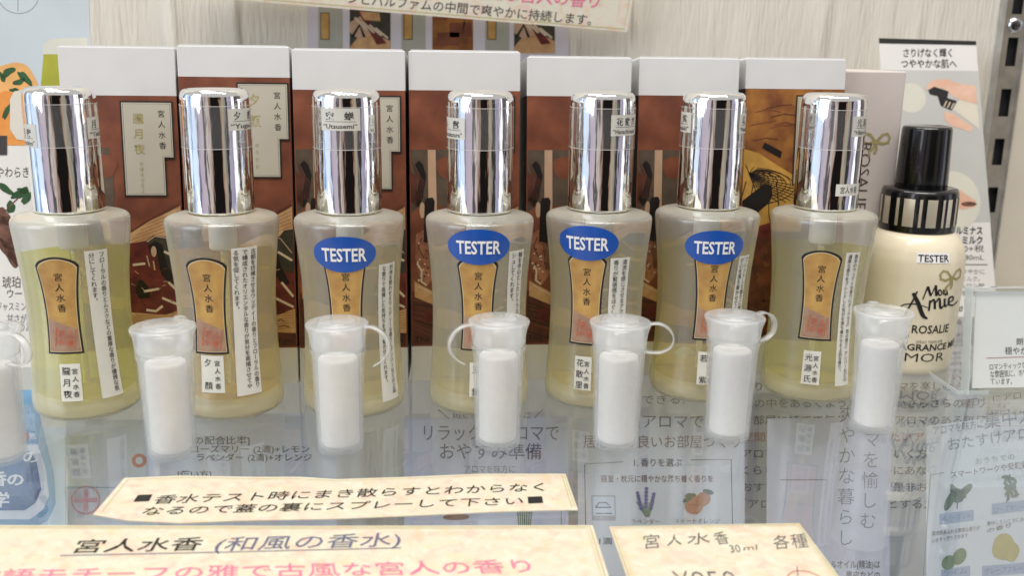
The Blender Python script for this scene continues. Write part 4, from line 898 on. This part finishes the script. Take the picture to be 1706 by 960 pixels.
# recipe leaflet
pl = under(35.0); q = lambda *p: tuple(pl.at(*p))
o = leaf('leaflet', 'leaflet with lines of blending recipe text behind the second vial, under the glass', pl, 266, 560, 646, LW1)
k = MB(); k.wbox(pl, '[精油の配合比率]', 282, 727, 416, 741, INK, weight=.012); k.wbox(pl, 'ローズマリー (2滴)+レモン', 318, 742, 516, 755, INK, weight=.012); k.wbox(pl, 'ラベンダー (2滴)+オレンジ', 328, 756, 520, 769, INK, weight=.012)
k.wbox(pl, '[使い方]', 296, 784, 352, 797, INK, weight=.012); k.wbox(pl, 'アロマは午前中に2時間以上', 298, 798, 500, 811, INK, weight=.012); k.wbox(pl, '夜は就寝前に2時間以上', 318, 812, 500, 824, INK, weight=.012); k.build('lettering', o)
# relax leaflet
pl = under(34.4); q = lambda *p: tuple(pl.at(*p))
o = leaf('leaflet', 'lilac grey leaflet with large navy lettering under the glass in the middle', pl, 672, 946, 640, LW2)
k = MB(); k.wbox(pl, 'リラックスアロマで', 706, 707, 931, 735, NAVY, weight=.0); k.wbox(pl, 'おやすみ準備', 733, 738, 902, 766, NAVY, weight=.004); k.wbox(pl, 'アロマを味方に', 774, 775, 858, 789, GREYINK)
k.line(pl, [q(730, 683), q(748, 698)], .04, GREYINK, .012); k.line(pl, [q(905, 682), q(890, 697)], .04, GREYINK, .012); k.wbox(pl, '眠りの前に', 755, 686, 885, 698, NAVY); k.build('lettering', o)
k = MB(); k.line(pl, [q(700, 800), q(935, 800), q(935, 960)], .03, GREYINK, .010)
LV = mat('printed_lavender', (.12, .11, .34), .5, .3, 4); LG = mat('printed_sage', (.20, .30, .15), .5, .3, 4); BR = mat('printed_wood', (.30, .13, .05), .5)
for i in range(7): k.line(pl, [q(865+i*3, 884), q(862+i*4, 848)], .05, LG, .012)
k.ell(pl, q(760, 862), .5, .12, BR, .012); k.build('pictures', o)
# room aroma leaflet
pl = under(34.1); q = lambda *p: tuple(pl.at(*p))
o = leaf('leaflet', 'leaflet with lavender and orange pictures under the glass', pl, 962, 1240, 636, LW3)
BRN = mat('brown_ink', (.22, .10, .065), .6, .15)
k = MB(); k.wbox(pl, '簡単にできる!', 1000, 658, 1140, 674, FADED); k.wbox(pl, '天然アロマで', 1016, 690, 1172, 714, FADED); k.wbox(pl, '居心地の良いお部屋づくり', 972, 725, 1232, 747, BRN)
k.wbox(pl, '1. 香りを選ぶ', 1056, 764, 1136, 778, FADED, weight=.012); k.wbox(pl, '寝室・枕元に穏やかな落ち着く香りを', 1001, 792, 1188, 804, BRN, weight=.012); k.wbox(pl, 'ラベンダー', 1052, 865, 1099, 874, FADED); k.wbox(pl, 'スイートオレンジ', 1124, 864, 1199, 873, FADED); k.wbox(pl, '1滴', 998, 896, 1020, 908, FADED, weight=.02); k.build('lettering', o)
k = MB(); k.line(pl, [q(1038, 770), q(974, 774), q(976, 900)], .03, FADED, .010); k.line(pl, [q(1150, 767), q(1218, 766), q(1222, 960)], .03, FADED, .010)
k.poly(pl, [q(986, 868), q(1026, 868), q(1025, 826), q(985, 826)], mat('printed_icon_grey', (.42, .40, .40), .5), .008); k.poly(pl, [q(988, 860), q(1024, 860), q(1023, 828), q(987, 828)], LW1, .011)
k.line(pl, [q(992, 846), q(998, 838), q(1010, 838), q(1018, 846), q(992, 846)], .05, FADED, .014); k.line(pl, [q(992, 856), q(1020, 856)], .04, FADED, .014)
for i in range(9): k.line(pl, [q(1076+i*.6, 862), q(1060+i*3.6, 840-abs(i-4))], .045, LG, .012)
for x0, y0, x1, y1 in ((1068, 848, 1062, 822), (1076, 845, 1077, 815), (1084, 848, 1089, 824)):
    for t in range(6): k.ell(pl, q(x0+(x1-x0)*t/5, y0+(y1-y0)*t/5), .075, .07, LV, .016)
for (x, y, r_) in ((1172, 832, .27), (1156, 842, .36)): k.ell(pl, q(x, y), r_, r_, mat('printed_orange_fruit', (.58, .23, .05), .5, .2, 2, c2=(.45, .14, .03)), .014+.004*(r_ > .3), wob=.02)
for (x, y, r_) in ((1146, 832, .5), (1180, 820, -.3), (1150, 826, .1)): k.ell(pl, q(x, y), .22, .09, LF, .024, r_)
k.build('pictures', o)
# dense black text leaflet behind
pl = under(36.6, 10); q = lambda *p: tuple(pl.at(*p))
o = leaf('leaflet', 'leaflet of dense black and orange text, half hidden behind the mauve leaflet', pl, 1228, 1640, 628, LW3)
k = MB(); LN = [('香りで暮らしにおだやかなアロマを楽しむくらし', INK), ('森の中をあるくようなやさしいさらさらの香り', INK), ('お部屋に持てて気分がかわるアロマのある毎日', INK), ('空間を改善するために選びたいアロマオイル', ORANGEINK), ('アロマで心とからだを整えていく方法をしらべ', INK), ('くらしを改善する毎日のためにあなたにはしば', INK), ('おすすめをご紹介しますので是非おためしくだ', INK), ('「アロマー」をはじめようとする方のために', FADED)]
for i, (tx, m) in enumerate(LN): k.wbox(pl, tx, 1236, 636+i*28, 1640, 652+i*28, m, weight=.01)
k.build('lettering', o)
# mauve leaflet
pl = under(33.8, 12); q = lambda *p: tuple(pl.at(*p))
o = leaf('leaflet', 'mauve leaflet with two large vertical columns of text under the glass at the right', pl, 1279, 1486, 640, LW4)
k = MB()
for tx, xt, yt, xb, yb, m in (('アロマを愉しむ', 1456, 664, 1446, 868, GREYINK), ('爽やかな暮らし', 1412, 690, 1408, 896, GREYINK)):
    a = pl.at(xt, yt); b = pl.at(xb, yb); n = len(tx)-1
    k.vcol(tx, lambda i, dx, dy, a=a, b=b, n=n: pl.P(*(a+(b-a)*i/n+np.array([dx, dy])), .012), .70, m, weight=-.006)
k.wbox(pl, 'エッセンシャルオイル(精油)は', 1318, 934, 1466, 948, FADED, weight=.01); k.wbox(pl, '植物の花、葉、果皮などの', 1326, 952, 1466, 966, FADED, weight=.01); k.build('lettering', o)
k = MB(); k.poly(pl, [q(1322, 755), q(1356, 755), q(1358, 700), q(1326, 700)], mat('pale_print', (.66, .68, .72), .5), .008); k.line(pl, [q(1300, 800), q(1376, 800)], .03, GREYINK, .01); k.build('pictures', o)
# herb leaflet at the far right
pl = under(33.2, 16, 13, 20, -1.0); q = lambda *p: tuple(pl.at(*p))
a = q(1540, 660); 
o = sheet('leaflet', 'leaflet with green herb and lemon pictures under the glass at the right edge', 'leaflet', pl, [(q(1519, 960)[0], -13), (a[0]+9.5, -13), (a[0]+9.5, min(0, a[1])), (a[0], min(0, a[1]))], mat('herb_leaflet', (.70, .72, .74), .5, .05, .4), .05)
STL = mat('steel_blue_ink', (.13, .17, .25), .6, .2)
k = MB(); k.word(pl, '暮らしにアロマを', (1600, 680), (1735, 660), (1599, 666), BRN); k.word(pl, 'アロマを味方に', (1555, 726), (1638, 714), (1554, 710), STL); k.word(pl, '集中力', (1640, 716), (1722, 704), (1638, 688), STL)
k.word(pl, 'おたすけアロマ', (1580, 752), (1738, 728), (1578, 730), STL); k.word(pl, 'おうちでの', (1625, 775), (1690, 766), (1624, 764), GREYINK); k.word(pl, 'スマートワークや受験勉強に', (1584, 798), (1735, 776), (1583, 786), FADED, weight=.01)
for tx, x0, y0, x1 in (('ペパーミント', 1569, 871, 1616), ('ローズマリー', 1656, 856, 1706), ('ライム', 1572, 962, 1610), ('グレープフルーツ', 1640, 958, 1712)): k.word(pl, tx, (x0, y0), (x1, y0-6), (x0, y0-11), STL)
for tx, x0, y0, x1 in (('清涼感あふれる爽快な香りが', 1552, 894, 1632), ('心をすっきりさせます', 1552, 906, 1612), ('集中したいときにおすすめ', 1644, 877, 1725), ('の香り', 1644, 889, 1684)): k.word(pl, tx, (x0, y0), (x1, y0-10), (x0, y0-8), FADED)
k.build('lettering', o)
k = MB(); PIL = mat('printed_pale_blue_pill', (.34, .42, .56), .5, .1)
for x0, y0, x1, y1 in ((1565, 875, 1622, 857), (1652, 858, 1715, 840), (1568, 968, 1616, 950), (1636, 962, 1720, 944)): k.poly(pl, [q(x0, y0), q(x1, y0-7), q(x1, y1-7), q(x0, y1)], PIL, .008)
k.line(pl, [q(1538, 960), q(1550, 792), q(1572, 788)], .03, GREYINK, .01)
HB = mat('printed_herb', (.04, .11, .035), .5, .4, 4); HB2 = mat('printed_lime_green', (.10, .20, .05), .5, .3, 3); LM = mat('printed_lemon', (.52, .42, .10), .5, .2, 2)
for (x, y, a_, b_, r_) in ((1582, 835, .42, .17, .9), (1596, 822, .40, .16, -.5), (1608, 818, .38, .15, .5), (1596, 832, .25, .14, 0), (1590, 818, .3, .12, -1.0)): k.ell(pl, q(x, y), a_, b_, HB, .012, r_)
k.line(pl, [q(1594, 848), q(1596, 826)], .05, HB, .014)
for i in range(16): k.ell(pl, q(1682+((i*7) % 20)-8, 795+i*2.2), .16, .07, HB, .012+.001*i, (i*1.3) % 3)
k.line(pl, [q(1676, 838), q(1684, 800)], .05, HB, .03)
k.ell(pl, q(1580, 938), .32, .26, HB2, .012, .3); k.ell(pl, q(1598, 928), .36, .27, HB2, .016, .6); k.ell(pl, q(1672, 912), .55, .5, LM, .012, wob=.04); k.ell(pl, q(1684, 920), .4, .36, LM, .018, wob=.04); k.build('pictures', o)
